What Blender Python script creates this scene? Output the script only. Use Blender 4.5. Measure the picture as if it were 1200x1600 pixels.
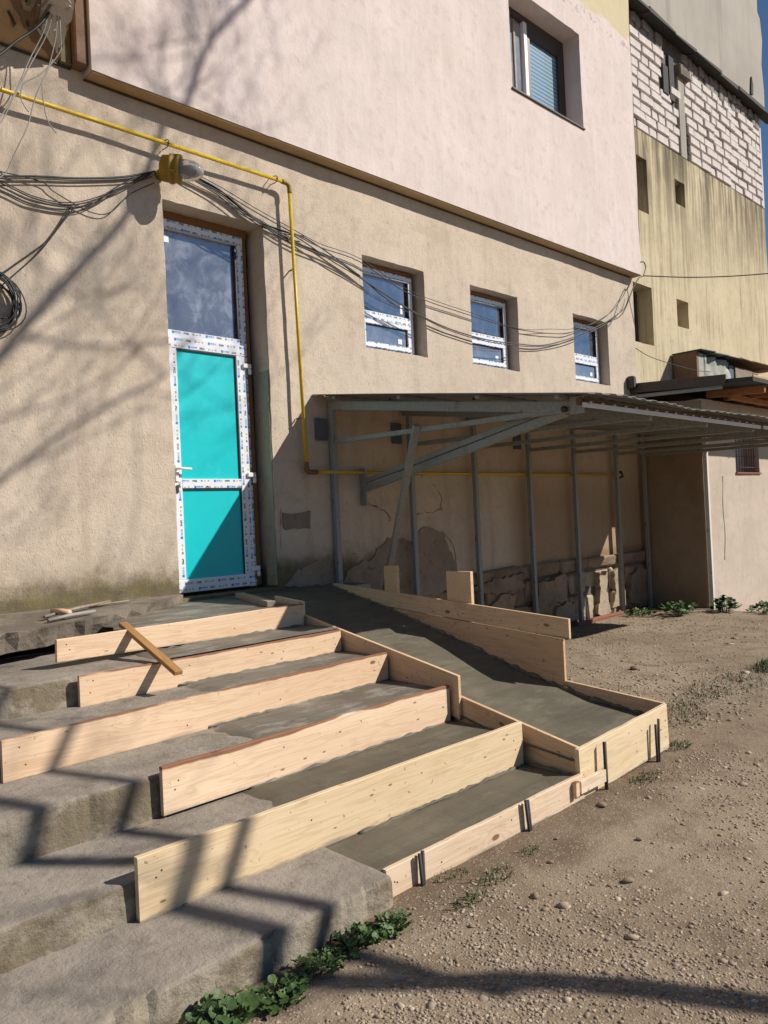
import bpy, bmesh, math, random
import numpy as np
from mathutils import Vector, Matrix, noise
random.seed(7)
for o in list(bpy.data.objects): bpy.data.objects.remove(o, do_unlink=True)
S = bpy.context.scene
C = S.collection
R = math.radians

# ------------------------------------------------------------------ camera
cam_d = bpy.data.cameras.new('camera'); cam = bpy.data.objects.new('camera', cam_d); C.objects.link(cam)
yaw, pitch, roll = R(43.6), R(0.4), R(-2.65)
fwd = Vector((math.sin(yaw)*math.cos(pitch), math.cos(yaw)*math.cos(pitch), math.sin(pitch)))
rgt = Vector((math.cos(yaw), -math.sin(yaw), 0)); up = rgt.cross(fwd)
r2 = rgt*math.cos(roll) + up*math.sin(roll); u2 = up*math.cos(roll) - rgt*math.sin(roll)
m = Matrix((r2, u2, -fwd)).transposed().to_4x4(); m.translation = Vector((0, -6, 1.6))
cam.matrix_world = m
cam_d.sensor_fit = 'VERTICAL'; cam_d.sensor_height = 36; cam_d.sensor_width = 36; cam_d.lens = 27
cam_d.clip_start = 0.05; cam_d.clip_end = 3000
S.camera = cam

# ------------------------------------------------------------------ sky and sun
SUN = Vector((0.90, -1.0, 1.02)).normalized()
w = bpy.data.worlds.new('World'); S.world = w; w.use_nodes = True
nt = w.node_tree; nt.nodes.clear()
sky = nt.nodes.new('ShaderNodeTexSky'); sky.sky_type = 'NISHITA'; sky.sun_disc = False
sky.sun_elevation = math.asin(SUN.z); sky.sun_rotation = math.atan2(SUN.x, SUN.y)
sky.air_density = 1.0; sky.dust_density = 0.0; sky.ozone_density = 6.0
bg = nt.nodes.new('ShaderNodeBackground'); bg.inputs[1].default_value = 0.060
wo = nt.nodes.new('ShaderNodeOutputWorld')
nt.links.new(sky.outputs[0], bg.inputs[0]); nt.links.new(bg.outputs[0], wo.inputs[0])
sd = bpy.data.lights.new('sun', 'SUN'); so = bpy.data.objects.new('sun', sd); C.objects.link(so)
sd.energy = 5.0; sd.angle = R(0.53); sd.color = (1.0, 0.93, 0.83)
so.location = SUN*40; so.rotation_euler = SUN.to_track_quat('Z', 'Y').to_euler()
S.view_settings.view_transform = 'Standard'; S.view_settings.look = 'None'
S.view_settings.exposure = 0.2; S.view_settings.gamma = 1.0
S.cycles.max_bounces = 6; S.cycles.caustics_reflective = False; S.cycles.caustics_refractive = False

# ------------------------------------------------------------------ node helpers
class NT:
    def __init__(s, name):
        s.m = bpy.data.materials.new(name); s.m.use_nodes = True; s.t = s.m.node_tree; s.t.nodes.clear()
        s.out = s.n('ShaderNodeOutputMaterial'); s.b = s.n('ShaderNodeBsdfPrincipled')
        s.l(s.b.outputs[0], s.out.inputs[0]); s.tc = s.n('ShaderNodeTexCoord')
        s.obj = s.tc.outputs['Object']; s.gen = s.tc.outputs['Generated']
    def n(s, t, **k):
        x = s.t.nodes.new(t)
        for a, v in k.items(): setattr(x, a, v)
        return x
    def l(s, a, b): s.t.links.new(a, b)
    def put(s, sock, v):
        if isinstance(v, bpy.types.NodeSocket): s.l(v, sock)
        elif v is not None: sock.default_value = v
    def map(s, v, scale=(1, 1, 1), loc=(0, 0, 0), rot=(0, 0, 0)):
        x = s.n('ShaderNodeMapping'); s.l(v, x.inputs[0]); x.inputs[1].default_value = loc
        x.inputs[2].default_value = rot; x.inputs[3].default_value = scale; return x.outputs[0]
    def noise(s, v, scale, detail=4, rough=.55, dist=0):
        x = s.n('ShaderNodeTexNoise'); s.l(v, x.inputs['Vector']); x.inputs['Scale'].default_value = scale
        x.inputs['Detail'].default_value = detail; x.inputs['Roughness'].default_value = rough
        x.inputs['Distortion'].default_value = dist; return x.outputs[0]
    def vor(s, v, scale, feature='F1', out='Distance', rnd=1):
        x = s.n('ShaderNodeTexVoronoi', feature=feature); s.l(v, x.inputs['Vector'])
        x.inputs['Scale'].default_value = scale; x.inputs['Randomness'].default_value = rnd; return x.outputs[out]
    def ramp(s, f, a, b, ca=(0, 0, 0, 1), cb=(1, 1, 1, 1)):
        x = s.n('ShaderNodeValToRGB'); s.l(f, x.inputs[0]); e = x.color_ramp.elements
        e[0].position = a; e[0].color = ca; e[1].position = b; e[1].color = cb; return x.outputs[0]
    def ss(s, f, a, b):
        x = s.n('ShaderNodeMapRange', interpolation_type='SMOOTHSTEP'); s.put(x.inputs[0], f)
        x.inputs[1].default_value = a; x.inputs[2].default_value = b; return x.outputs[0]
    def mix(s, f, a, b, mode='MIX'):
        x = s.n('ShaderNodeMix', data_type='RGBA', blend_type=mode)
        s.put(x.inputs[0], f); s.put(x.inputs[6], c4(a)); s.put(x.inputs[7], c4(b)); return x.outputs[2]
    def ma(s, op, a, b=None, c=None):
        x = s.n('ShaderNodeMath', operation=op); s.put(x.inputs[0], a)
        if b is not None: s.put(x.inputs[1], b)
        if c is not None: s.put(x.inputs[2], c)
        return x.outputs[0]
    def xyz(s, v):
        x = s.n('ShaderNodeSeparateXYZ'); s.l(v, x.inputs[0]); return x.outputs
    def bump(s, h, strength=.3, dist=.01, prev=None):
        x = s.n('ShaderNodeBump'); s.l(h, x.inputs['Height']); x.inputs['Strength'].default_value = strength
        x.inputs['Distance'].default_value = dist
        if prev is not None: s.l(prev, x.inputs['Normal'])
        return x.outputs[0]
    def fin(s, col, rough=.85, normal=None, metal=0, spec=.5):
        s.put(s.b.inputs['Base Color'], c4(col)); s.put(s.b.inputs['Roughness'], rough)
        s.put(s.b.inputs['Metallic'], metal); s.put(s.b.inputs['Specular IOR Level'], spec)
        if normal is not None: s.l(normal, s.b.inputs['Normal'])
        return s.m
    def rect(s, u, a, b):
        return s.ma('MULTIPLY', s.ma('GREATER_THAN', u, a), s.ma('LESS_THAN', u, b))
def c4(c):
    return (*c, 1) if isinstance(c, tuple) and len(c) == 3 else c

# ------------------------------------------------------------------ materials
def stucco(name, base, var, kind):
    n = NT(name); p = n.xyz(n.obj); X, Z = p[0], p[2]
    big = n.noise(n.obj, 1.1, 5, .6); mid = n.noise(n.obj, 7, 5, .65); fine = n.noise(n.obj, 55, 4, .8)
    col = n.mix(n.ss(big, .35, .68), base, var)
    col = n.mix(n.ma('MULTIPLY', n.ss(mid, .48, .72), .48), col, tuple(x*.68 for x in base))
    scr = n.noise(n.map(n.obj, (40, 40, 22)), 1, 4, .7, 1.4)
    col = n.mix(n.ma('MULTIPLY', n.ss(scr, .56, .70), .55 if kind == 'beige' else .22), col, tuple(x*.42 for x in base))
    if kind == 'beige':
        # moss and grime in the splash zone of the left wall, damp line above the foundation
        nz = n.ma('ADD', Z, n.ma('MULTIPLY', n.noise(n.obj, 3.2, 6, .7), -.55))
        left = n.ss(X, 3.35, 2.6)
        low = n.ma('MULTIPLY', n.ss(nz, 1.03, .80), left)
        col = n.mix(n.ma('MULTIPLY', low, .9), col, n.mix(n.ss(mid, .4, .6), (.055, .05, .03), (.12, .105, .02)))
        low2 = n.ma('MULTIPLY', n.ss(nz, 1.22, .85), n.ss(X, 3.5, 3.0))
        col = n.mix(n.ma('MULTIPLY', low2, .4), col, (.19, .15, .09))
        pk = n.ma('MULTIPLY', n.ma('MULTIPLY', n.ss(nz, .92, .86), n.ss(nz, .74, .8)), n.ma('MULTIPLY', n.ss(X, 2.65, 2.85), n.ss(X, 3.32, 3.2)))
        col = n.mix(n.ma('MULTIPLY', pk, .6), col, (.42, .20, .16))
        damp = n.ma('MULTIPLY', n.ss(n.ma('ADD', Z, n.ma('MULTIPLY', mid, -.16)), .96, .84), n.ss(X, 6.6, 7.2))
        col = n.mix(n.ma('MULTIPLY', damp, .85), col, (.06, .045, .035))
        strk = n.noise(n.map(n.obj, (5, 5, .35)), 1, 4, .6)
        under = n.ss(Z, 2.6, 1.6); canopy_shade = n.ma('MULTIPLY', under, n.ss(X, 4.7, 5.2))
        col = n.mix(n.ma('MULTIPLY', canopy_shade, .72), col, (.31, .195, .105))  # shade below the canopy painted into the wall colour as brown
        col = n.mix(n.ma('MULTIPLY', n.ma('MULTIPLY', n.ss(strk, .55, .75), canopy_shade), .35), col, (.16, .11, .07))
        col = n.mix(n.ma('MULTIPLY', n.ss(strk, .52, .76), .38), col, (.33, .255, .185))
        pt = n.noise(n.map(n.obj, (1.1, 1.1, 1.6), (7, 3, 1)), 1.4, 6, .7); col = n.mix(n.ma('MULTIPLY', n.ss(pt, .52, .66), .35), col, (.40, .315, .235))
    if kind == 'pink':
        strk = n.noise(n.map(n.obj, (9, 9, .9)), 1, 5, .6)
        blo = n.noise(n.map(n.obj, (1.3, 1.3, .8), (3, 1, 2)), 1.6, 6, .68); col = n.mix(n.ma('MULTIPLY', n.ss(blo, .42, .66), .5), col, (.60, .50, .455)); col = n.mix(n.ma('MULTIPLY', n.ss(strk, .46, .72), .40), col, (.74, .66, .64)); sc2 = n.noise(n.map(n.obj, (5, 5, 3)), 1, 6, .7); col = n.mix(n.ma('MULTIPLY', n.ss(sc2, .58, .72), .30), col, (.50, .43, .39))
        wn = n.ma('ADD', Z, n.ma('MULTIPLY', n.noise(n.obj, 2.2, 4, .6), -.5))
        col = n.mix(n.ss(wn, 8.70, 8.76), col, n.mix(mid, (.62, .54, .36), (.56, .48, .31)))
        gr = n.ma('MULTIPLY', n.ma('MULTIPLY', n.ss(wn, 8.42, 8.6), n.ss(wn, 8.72, 8.6)), n.ss(mid, .5, .62))
        col = n.mix(n.ma('MULTIPLY', gr, .55), col, (.25, .19, .16))
    if kind == 'yellow':
        strk = n.noise(n.map(n.obj, (4.5, 4.5, .22)), 1, 6, .7)
        strk2 = n.noise(n.map(n.obj, (9, 9, .55)), 1, 6, .72, .4)
        top = n.ss(Z, 5.6, 8.6)
        f = n.ma('MULTIPLY', n.ss(n.ma('ADD', n.ma('ADD', n.ma('MULTIPLY', strk, .4), n.ma('MULTIPLY', strk2, .3)), n.ma('MULTIPLY', n.noise(n.map(n.obj, (.9, .9, .5)), 1, 4, .6), .3)), .41, .56), top)
        col = n.mix(n.ma('MULTIPLY', f, .95), col, (.085, .07, .045))
        col = n.mix(n.ma('MULTIPLY', n.ss(n.ma('MULTIPLY', strk2, n.ma('ADD', .45, n.noise(n.map(n.obj, (.6, .6, .6), (1, 4, 2)), 1, 5, .65))), .46, .66), .6), col, (.25, .205, .125))
        wh = n.ma('MULTIPLY', n.rect(X, 15.95, 16.55), n.rect(n.ma('ADD', Z, n.ma('MULTIPLY', mid, .2)), 5.4, 6.1))
        col = n.mix(n.ma('MULTIPLY', wh, .8), col, (.62, .56, .52))
    h = n.ma('ADD', n.ma('MULTIPLY', fine, .5), n.ma('MULTIPLY', scr, .8))
    nb = n.bump(mid, .25, .02); nb = n.bump(h, .75 if kind == 'beige' else .4, .010, nb)
    return n.fin(col, .92, nb, spec=.2)
M = {}
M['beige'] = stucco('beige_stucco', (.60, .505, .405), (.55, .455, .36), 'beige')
M['pink'] = stucco('pink_plaster', (.69, .59, .555), (.64, .555, .52), 'pink')
M['yellow'] = stucco('yellow_plaster', (.59, .505, .345), (.52, .44, .29), 'yellow')
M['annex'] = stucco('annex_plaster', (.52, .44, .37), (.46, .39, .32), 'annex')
M['annex_side'] = stucco('shaded_side_plaster', (.33, .255, .185), (.25, .19, .135), 'side')  # darker copy of the annex plaster, the side's shade painted into its colour
M['tan'] = stucco('tan_soffit', (.50, .35, .20), (.42, .29, .16), 'tan')

def concrete(name, a, b, wet=0, stain=(.10, .075, .05), rough=.9, bumpy=.35):
    n = NT(name); big = n.noise(n.obj, 1.6, 6, .65); mid = n.noise(n.obj, 9, 6, .7); fine = n.noise(n.obj, 90, 4, .7)
    col = n.mix(n.ss(big, .35, .65), a, b); col = n.mix(n.ma('MULTIPLY', n.ss(mid, .5, .72), .5), col, stain)
    sp = n.vor(n.obj, 45); col = n.mix(n.ma('MULTIPLY', n.ss(sp, .16, .08), .5), col, tuple(x*.4 for x in a))
    wt = n.noise(n.map(n.obj, (1, 1, 1), (3, 7, 1)), 3.2, 5, .7)
    if not wet: col = n.mix(n.ma('MULTIPLY', n.ss(wt, .62, .74), .45), col, tuple(min(1, x*1.7) for x in a))
    nb = n.bump(mid, bumpy, .02); nb = n.bump(fine, .4, .004, nb)
    return n.fin(col, rough, nb, spec=.5 if wet else .25)
def old_steps():
    n = NT('old_worn_concrete'); big = n.noise(n.obj, 1.3, 6, .7); mid = n.noise(n.obj, 7, 6, .72); fine = n.noise(n.obj, 70, 5, .8)
    g = n.n('ShaderNodeNewGeometry'); nz = n.xyz(g.outputs['True Normal'])[2]; p = n.xyz(n.obj)
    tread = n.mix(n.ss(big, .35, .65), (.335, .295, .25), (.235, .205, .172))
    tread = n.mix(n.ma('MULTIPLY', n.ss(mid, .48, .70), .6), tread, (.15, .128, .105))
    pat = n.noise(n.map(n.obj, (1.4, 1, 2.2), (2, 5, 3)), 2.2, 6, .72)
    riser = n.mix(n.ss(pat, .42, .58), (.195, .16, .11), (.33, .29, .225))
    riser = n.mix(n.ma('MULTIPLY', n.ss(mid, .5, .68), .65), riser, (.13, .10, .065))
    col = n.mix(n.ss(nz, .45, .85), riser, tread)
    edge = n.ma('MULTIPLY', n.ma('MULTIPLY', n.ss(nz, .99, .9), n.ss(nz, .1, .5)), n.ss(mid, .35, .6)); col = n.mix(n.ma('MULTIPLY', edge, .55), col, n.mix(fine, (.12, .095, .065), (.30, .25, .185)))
    sp = n.vor(n.obj, 55); col = n.mix(n.ma('MULTIPLY', n.ss(sp, .17, .09), .55), col, (.11, .09, .07))
    wt = n.noise(n.map(n.obj, (1, 1, 1), (3, 7, 1)), 2.6, 6, .75); col = n.mix(n.ma('MULTIPLY', n.ss(wt, .60, .74), .4), col, (.48, .44, .40))
    nb = n.bump(mid, .7, .025); nb = n.bump(fine, .7, .006, nb)
    return n.fin(col, .93, nb, spec=.2)
M['old_conc'] = old_steps()
M['step_face'] = concrete('old_concrete_riser', (.21, .175, .125), (.16, .13, .09), bumpy=.7)
def poured(name, a, b, dry, dryf, dark):
    n = NT(name); big = n.noise(n.obj, 1.5, 5, .65); mid = n.noise(n.obj, 8, 6, .72); fine = n.noise(n.obj, 80, 4, .75)
    tr = n.noise(n.map(n.obj, (2.2, 16, 4), rot=(0, 0, .35)), 1, 4, .6); tr2 = n.noise(n.map(n.obj, (14, 2.5, 4), rot=(0, 0, -.3)), 1, 4, .6)
    col = n.mix(n.ss(big, .34, .66), a, b); col = n.mix(n.ma('MULTIPLY', n.ss(tr, .45, .68), .4), col, dark)
    pt = n.noise(n.map(n.obj, (1.2, 2.6, 1), (5, 2, 0)), 2.4, 6, .7); col = n.mix(n.ma('MULTIPLY', n.ss(pt, .50, .64), dryf), col, dry)
    col = n.mix(n.ma('MULTIPLY', n.ss(mid, .55, .72), .45), col, dark)
    sp = n.vor(n.obj, 38); col = n.mix(n.ma('MULTIPLY', n.ss(sp, .12, .06), .7), col, dark)
    nb = n.bump(n.ma('ADD', tr, tr2), .35, .012); nb = n.bump(mid, .3, .012, nb); nb = n.bump(fine, .35, .003, nb)
    return n.fin(col, n.ss(pt, .3, 1.1) if False else .66, nb, spec=.4)
M['fresh'] = poured('fresh_concrete', (.140, .124, .088), (.100, .088, .063), (.175, .158, .12), .5, (.066, .058, .041))
M['landing'] = poured('part_dry_concrete', (.175, .158, .128), (.12, .107, .084), (.31, .285, .25), .7, (.078, .068, .053))
M['ledge'] = concrete('weathered_ledge', (.26, .22, .175), (.13, .11, .085), stain=(.06, .05, .04), bumpy=1.0)
M['plinth'] = concrete('grimy_plinth', (.34, .255, .18), (.20, .15, .105), stain=(.07, .055, .04), bumpy=1.0)
M['tower'] = concrete('grey_tower_concrete', (.40, .37, .325), (.33, .305, .265), stain=(.27, .245, .215), bumpy=.25)
def tower_mat():
    n = NT('streaked_tower_concrete'); big = n.noise(n.obj, .8, 5, .6); st_ = n.noise(n.map(n.obj, (1.6, 1.6, .10)), 1, 5, .65); s2 = n.noise(n.map(n.obj, (7, 7, .35)), 1, 5, .65)
    col = n.mix(n.ss(big, .35, .65), (.40, .37, .325), (.34, .315, .275)); col = n.mix(n.ma('MULTIPLY', n.ss(st_, .52, .66), .55), col, (.24, .21, .18))
    col = n.mix(n.ma('MULTIPLY', n.ss(s2, .52, .75), .3), col, (.26, .235, .205)); return n.fin(col, .9, n.bump(n.noise(n.obj, 20, 4, .6), .3, .01), spec=.2)
M['tower'] = tower_mat()
M['mortar'] = concrete('grey_mortar', (.34, .27, .21), (.25, .20, .152), bumpy=1.1)
M['stone'] = concrete('foundation_stone', (.40, .285, .185), (.20, .14, .095), stain=(.05, .04, .03), bumpy=1.2)
M['render'] = concrete('pale_foundation_render', (.44, .36, .26), (.36, .29, .20), stain=(.12, .10, .08), bumpy=1.2)
M['block'] = concrete('white_block', (.66, .61, .58), (.56, .51, .48), stain=(.42, .37, .34), bumpy=.4)
M['rubble'] = concrete('grey_rubble_block', (.33, .30, .285), (.24, .22, .205), stain=(.12, .11, .10), bumpy=.7)
M['joint'] = concrete('dark_joint', (.17, .15, .135), (.09, .08, .07), bumpy=.8)
M['reed'] = concrete('pale_broken_lath', (.62, .57, .50), (.40, .35, .29), stain=(.12, .09, .07), bumpy=1.0)

def wood(name, a, b, dark, red=0, cement=0, scale=1.0):
    n = NT(name); oi = n.n('ShaderNodeObjectInfo'); rnd = oi.outputs['Random']
    off = n.n('ShaderNodeCombineXYZ'); n.l(n.ma('MULTIPLY', rnd, 37), off.inputs[0]); n.l(n.ma('MULTIPLY', rnd, 11), off.inputs[2])
    va = n.n('ShaderNodeVectorMath', operation='ADD'); n.l(n.obj, va.inputs[0]); n.l(off.outputs[0], va.inputs[1]); v = va.outputs[0]
    # knots bend the rings round them
    kn = n.vor(n.map(v, (2.3, 1, 5.0)), 1.0, rnd=1)
    warp = n.ma('MULTIPLY', n.ss(kn, .35, 0), 1.2)
    g0 = n.noise(n.map(v, (.55, 6, 9)), 1, 3, .5, .35)
    rings = n.ma('SINE', n.ma('MULTIPLY', n.ma('ADD', g0, n.ma('MULTIPLY', warp, .16)), 78*scale))
    fib = n.noise(n.map(v, (3, 60, 150)), 1, 3, .7)
    col = n.mix(n.ss(n.noise(n.map(v, (.9, 3, 5)), 1, 3, .5), .3, .7), a, b)
    col = n.mix(n.ma('MULTIPLY', n.ss(rings, .25, 1), .26), col, dark)
    col = n.mix(n.ma('MULTIPLY', n.ss(fib, .45, .75), .40), col, dark)
    blot = n.noise(n.map(v, (2.5, 5, 7)), 1, 5, .65); col = n.mix(n.ma('MULTIPLY', n.ss(blot, .55, .75), .35), col, dark)
    k2 = n.vor(n.map(v, (5, 3, 13), (4, 2, 1)), 1.0); col = n.mix(n.ma('MULTIPLY', n.ss(k2, .085, .05), .8), col, (.17, .08, .035))
    col = n.mix(n.ma('MULTIPLY', n.ss(kn, .085, .05), .9), col, (.20, .09, .035))
    g = n.xyz(n.gen)
    if red:
        e = n.ma('ADD', g[2], n.ma('MULTIPLY', n.noise(n.map(v, (1.2, 2, 4)), 1, 4, .6), -.42))
        col = n.mix(n.ma('MULTIPLY', n.ss(e, .70, .745), red), col, (.20, .075, .035))
    if cement:
        e = n.ma('ADD', g[2], n.ma('MULTIPLY', n.noise(n.map(v, (2.2, 4, 10)), 1, 5, .7), .5))
        col = n.mix(n.ma('MULTIPLY', n.ss(e, .33, .25), cement), col, (.27, .245, .205))
        sp = n.noise(n.map(v, (26, 26, 26)), 1, 3, .6)
        col = n.mix(n.ma('MULTIPLY', n.ss(sp, .645, .70), .8*cement), col, (.19, .16, .125))
        dmp = n.noise(n.map(v, (1.6, 3, 6), (9, 1, 4)), 1, 5, .7); col = n.mix(n.ma('MULTIPLY', n.ss(dmp, .54, .70), .5*cement), col, (.36, .27, .18))
    tint = n.mix(rnd, col, n.mix(1.0, col, (.90, .84, .80), 'MULTIPLY'))
    nb = n.bump(fib, .25, .003); nb = n.bump(rings, .05, .002, nb)
    return n.fin(tint, .68, nb, spec=.3)
M['plank'] = wood('planed_pine', (.72, .53, .34), (.68, .48, .30), (.46, .28, .13), 0, .3)
M['plank_red'] = wood('pine_with_bark_edge', (.82, .64, .455), (.74, .55, .375), (.50, .32, .175), .9, .5)
M['plank_yel'] = wood('yellowish_pine', (.79, .66, .45), (.73, .59, .385), (.50, .36, .18), 0, .8)
M['plank_pink'] = wood('pinkish_pine', (.72, .52, .335), (.64, .44, .27), (.42, .25, .125), 0, .9)
M['plank_old'] = wood('reused_pine', (.78, .65, .49), (.70, .57, .42), (.45, .32, .20), 0, .9)
M['stick'] = wood('brown_batten', (.42, .24, .09), (.36, .19, .07), (.20, .10, .04), 0, 0)
M['greywood'] = wood('weathered_wood', (.36, .31, .25), (.28, .24, .19), (.14, .11, .08), 0, 0)
M['rafter'] = wood('orange_rafter', (.42, .19, .07), (.36, .15, .05), (.20, .08, .03), 0, 0)

def metal(name, a, b, rust=.3, rough=.55, m=0.0, sc=6):
    n = NT(name); f = n.noise(n.obj, sc, 6, .7); f2 = n.noise(n.obj, sc*6, 4, .7)
    col = n.mix(n.ss(f2, .35, .7), a, b); col = n.mix(n.ma('MULTIPLY', n.ss(f, .60, .68), rust), col, (.13, .05, .02))
    return n.fin(col, rough, n.bump(f2, .15, .003), m)
M['frame'] = metal('grey_green_painted_steel', (.29, .305, .295), (.215, .23, .225), .5)
M['bracket'] = metal('blue_grey_bracket', (.10, .12, .16), (.08, .095, .13), .2)
M['sheet'] = metal('weathered_roof_sheet', (.22, .225, .22), (.16, .16, .155), .5, .6)
M['white_edge'] = metal('white_trim', (.68, .67, .64), (.60, .59, .56), .45, .5)
M['rust'] = metal('rusty_plate', (.20, .11, .06), (.12, .06, .035), .8, .8)
M['yellow_pipe'] = metal('yellow_gas_paint', (.62, .42, .012), (.52, .34, .012), .25, .42, sc=9)
M['yellow_old'] = metal('worn_yellow_paint', (.36, .225, .02), (.22, .13, .018), .9, .6, sc=26)
M['rebar'] = metal('dark_rebar', (.035, .032, .03), (.05, .04, .035), .5, .7)
M['dark_roof'] = metal('dark_brown_trim', (.045, .033, .03), (.06, .045, .04), .3, .6)
M['bitumen'] = metal('black_bitumen', (.025, .024, .023), (.05, .048, .045), .2, .85)
M['brownstrip'] = metal('plain_and_shade_brown', (.20, .12, .075), (.15, .09, .055), .4, .8)  # own brown of scraps; painted shade on the pink block's side
def plain(name, c, rough=.5, metal=0, spec=.5):
    n = NT(name); f = n.noise(n.obj, 14, 4, .6)
    return n.fin(n.mix(n.ma('MULTIPLY', n.ss(f, .4, .7), .25), c, tuple(x*.75 for x in c)), rough, None, metal, spec)
M['cable'] = plain('black_cable', (.025, .025, .026), .5)
M['cable_grey'] = plain('grey_cable', (.28, .265, .24), .6)
M['pvc'] = plain('white_pvc', (.78, .78, .78), .32)
M['alu'] = plain('grey_aluminium_bead', (.55, .56, .58), .25, .6)
M['seal'] = plain('black_seal', (.015, .015, .016), .5)
M['foam'] = metal('orange_mounting_foam', (.26, .125, .04), (.15, .07, .025), .6, .95, sc=20)
M['brown_frame'] = plain('brown_window_frame', (.05, .038, .033), .4)
M['dark_in'] = plain('dark_room', (.02, .02, .022), .9)
M['brick'] = metal('red_brick', (.26, .10, .065), (.20, .08, .05), .2, .95)
M['steel_bar'] = metal('red_oxide_bars', (.22, .09, .06), (.16, .07, .05), .5, .7)
M['white_tag'] = plain('white_sticker', (.8, .8, .82), .6)
def turquoise():
    n = NT('turquoise_panel'); f = n.noise(n.obj, 3, 3, .5)
    d = n.noise(n.obj, 9, 6, .7); col = n.mix(f, (.0, .54, .585), (.0, .48, .525)); col = n.mix(n.ma('MULTIPLY', n.ss(d, .58, .75), .10), col, (.35, .55, .52))
    return n.fin(col, n.ma('ADD', .28, n.ma('MULTIPLY', d, .25)), n.bump(n.noise(n.obj, 4, 3, .5, .5), .10, .02), 0, .4)
M['turq'] = turquoise()
M['lining'] = concrete('green_tinged_plaster', (.30, .30, .23), (.36, .31, .235), stain=(.16, .15, .11), bumpy=.6)
def film(name, hor):
    n = NT(name); p = n.xyz(n.obj); u, v = (p[0], p[2]) if hor else (p[2], p[0])
    PV = .055; row = n.ma('FLOOR', n.ma('DIVIDE', v, PV)); vv = n.ma('FLOORED_MODULO', v, PV)
    uu = n.ma('FLOORED_MODULO', n.ma('ADD', u, n.ma('MULTIPLY', row, .137)), .34)
    col = c4((.74, .755, .80))
    ch = n.ma('GREATER_THAN', n.noise(n.map(n.obj, (190, 1, 90) if hor else (90, 1, 190)), 1, 1, .5), .46)
    def rr(a, b, c, d): return n.ma('MULTIPLY', n.rect(uu, a, b), n.rect(vv, c, d))
    col = n.mix(rr(.010, .032, .012, .036), col, (.03, .19, .58))
    col = n.mix(n.ma('MULTIPLY', rr(.034, .100, .020, .034), ch), col, (.05, .25, .62))
    col = n.mix(n.ma('MULTIPLY', rr(.036, .098, .013, .017), .7), col, (.25, .45, .75))
    col = n.mix(n.ma('MULTIPLY', rr(.125, .178, .014, .034), ch), col, (.04, .04, .05))
    col = n.mix(n.ma('MULTIPLY', rr(.215, .236, .016, .034), ch), col, (.08, .08, .09))
    col = n.mix(rr(.248, .268, .021, .026), col, (.08, .08, .09))
    col = n.mix(n.ma('MULTIPLY', rr(.285, .302, .018, .034), ch), col, (.10, .10, .11))
    wr = n.noise(n.obj, 30, 4, .6)
    return n.fin(col, .35, n.bump(wr, .12, .004))
M['film_h'] = film('printed_film_across', True); M['film_v'] = film('printed_film_upright', False)
def glass(name, tint, refl, dusty=0, blinds=False):
    n = NT(name); sm = n.noise(n.obj, 5, 6, .65, .8); gl = n.n('ShaderNodeBsdfGlossy'); gl.inputs['Roughness'].default_value = .03
    gl.inputs['Color'].default_value = (.9, .93, 1, 1)
    nb = n.bump(n.noise(n.obj, 2.2, 2, .4), .03, .02); n.l(nb, gl.inputs['Normal'])
    base = n.mix(n.ma('MULTIPLY', n.ss(sm, .42, .72), dusty), c4(tint), (.34, .36, .42))
    if blinds:
        z = n.xyz(n.obj)[2]; st = n.ss(n.ma('SINE', n.ma('MULTIPLY', z, 110)), -.3, .5)
        base = n.mix(st, (.10, .20, .28), (.26, .42, .52))
    n.put(n.b.inputs['Base Color'], base); n.b.inputs['Roughness'].default_value = .25
    mx = n.n('ShaderNodeMixShader'); mx.inputs[0].default_value = refl
    n.l(n.b.outputs[0], mx.inputs[1]); n.l(gl.outputs[0], mx.inputs[2]); n.l(mx.outputs[0], n.out.inputs[0]); return n.m
M['pane'] = glass('window_pane', (.03, .035, .045), .36, .25)
M['pane_dusty'] = glass('dusty_door_pane', (.10, .105, .125), .24, .8)
M['pane_low'] = glass('grey_window_pane', (.13, .145, .17), .35, .5)
M['pane_pale'] = glass('pale_bluish_pane', (.50, .53, .56), .2, .3)  # pale bluish base colour, lighter than the other panes
M['pane_blind'] = glass('pane_with_blue_blind', (.1, .2, .28), .18, 0, True)
def clear():
    n = NT('lamp_glass'); n.b.inputs['Transmission Weight'].default_value = .75; n.b.inputs['IOR'].default_value = 1.15
    f = n.noise(n.obj, 20, 4, .6); return n.fin(n.mix(n.ss(f, .5, .7), (.92, .92, .90), (.75, .72, .64)), .15)
M['lampglass'] = clear()
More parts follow.
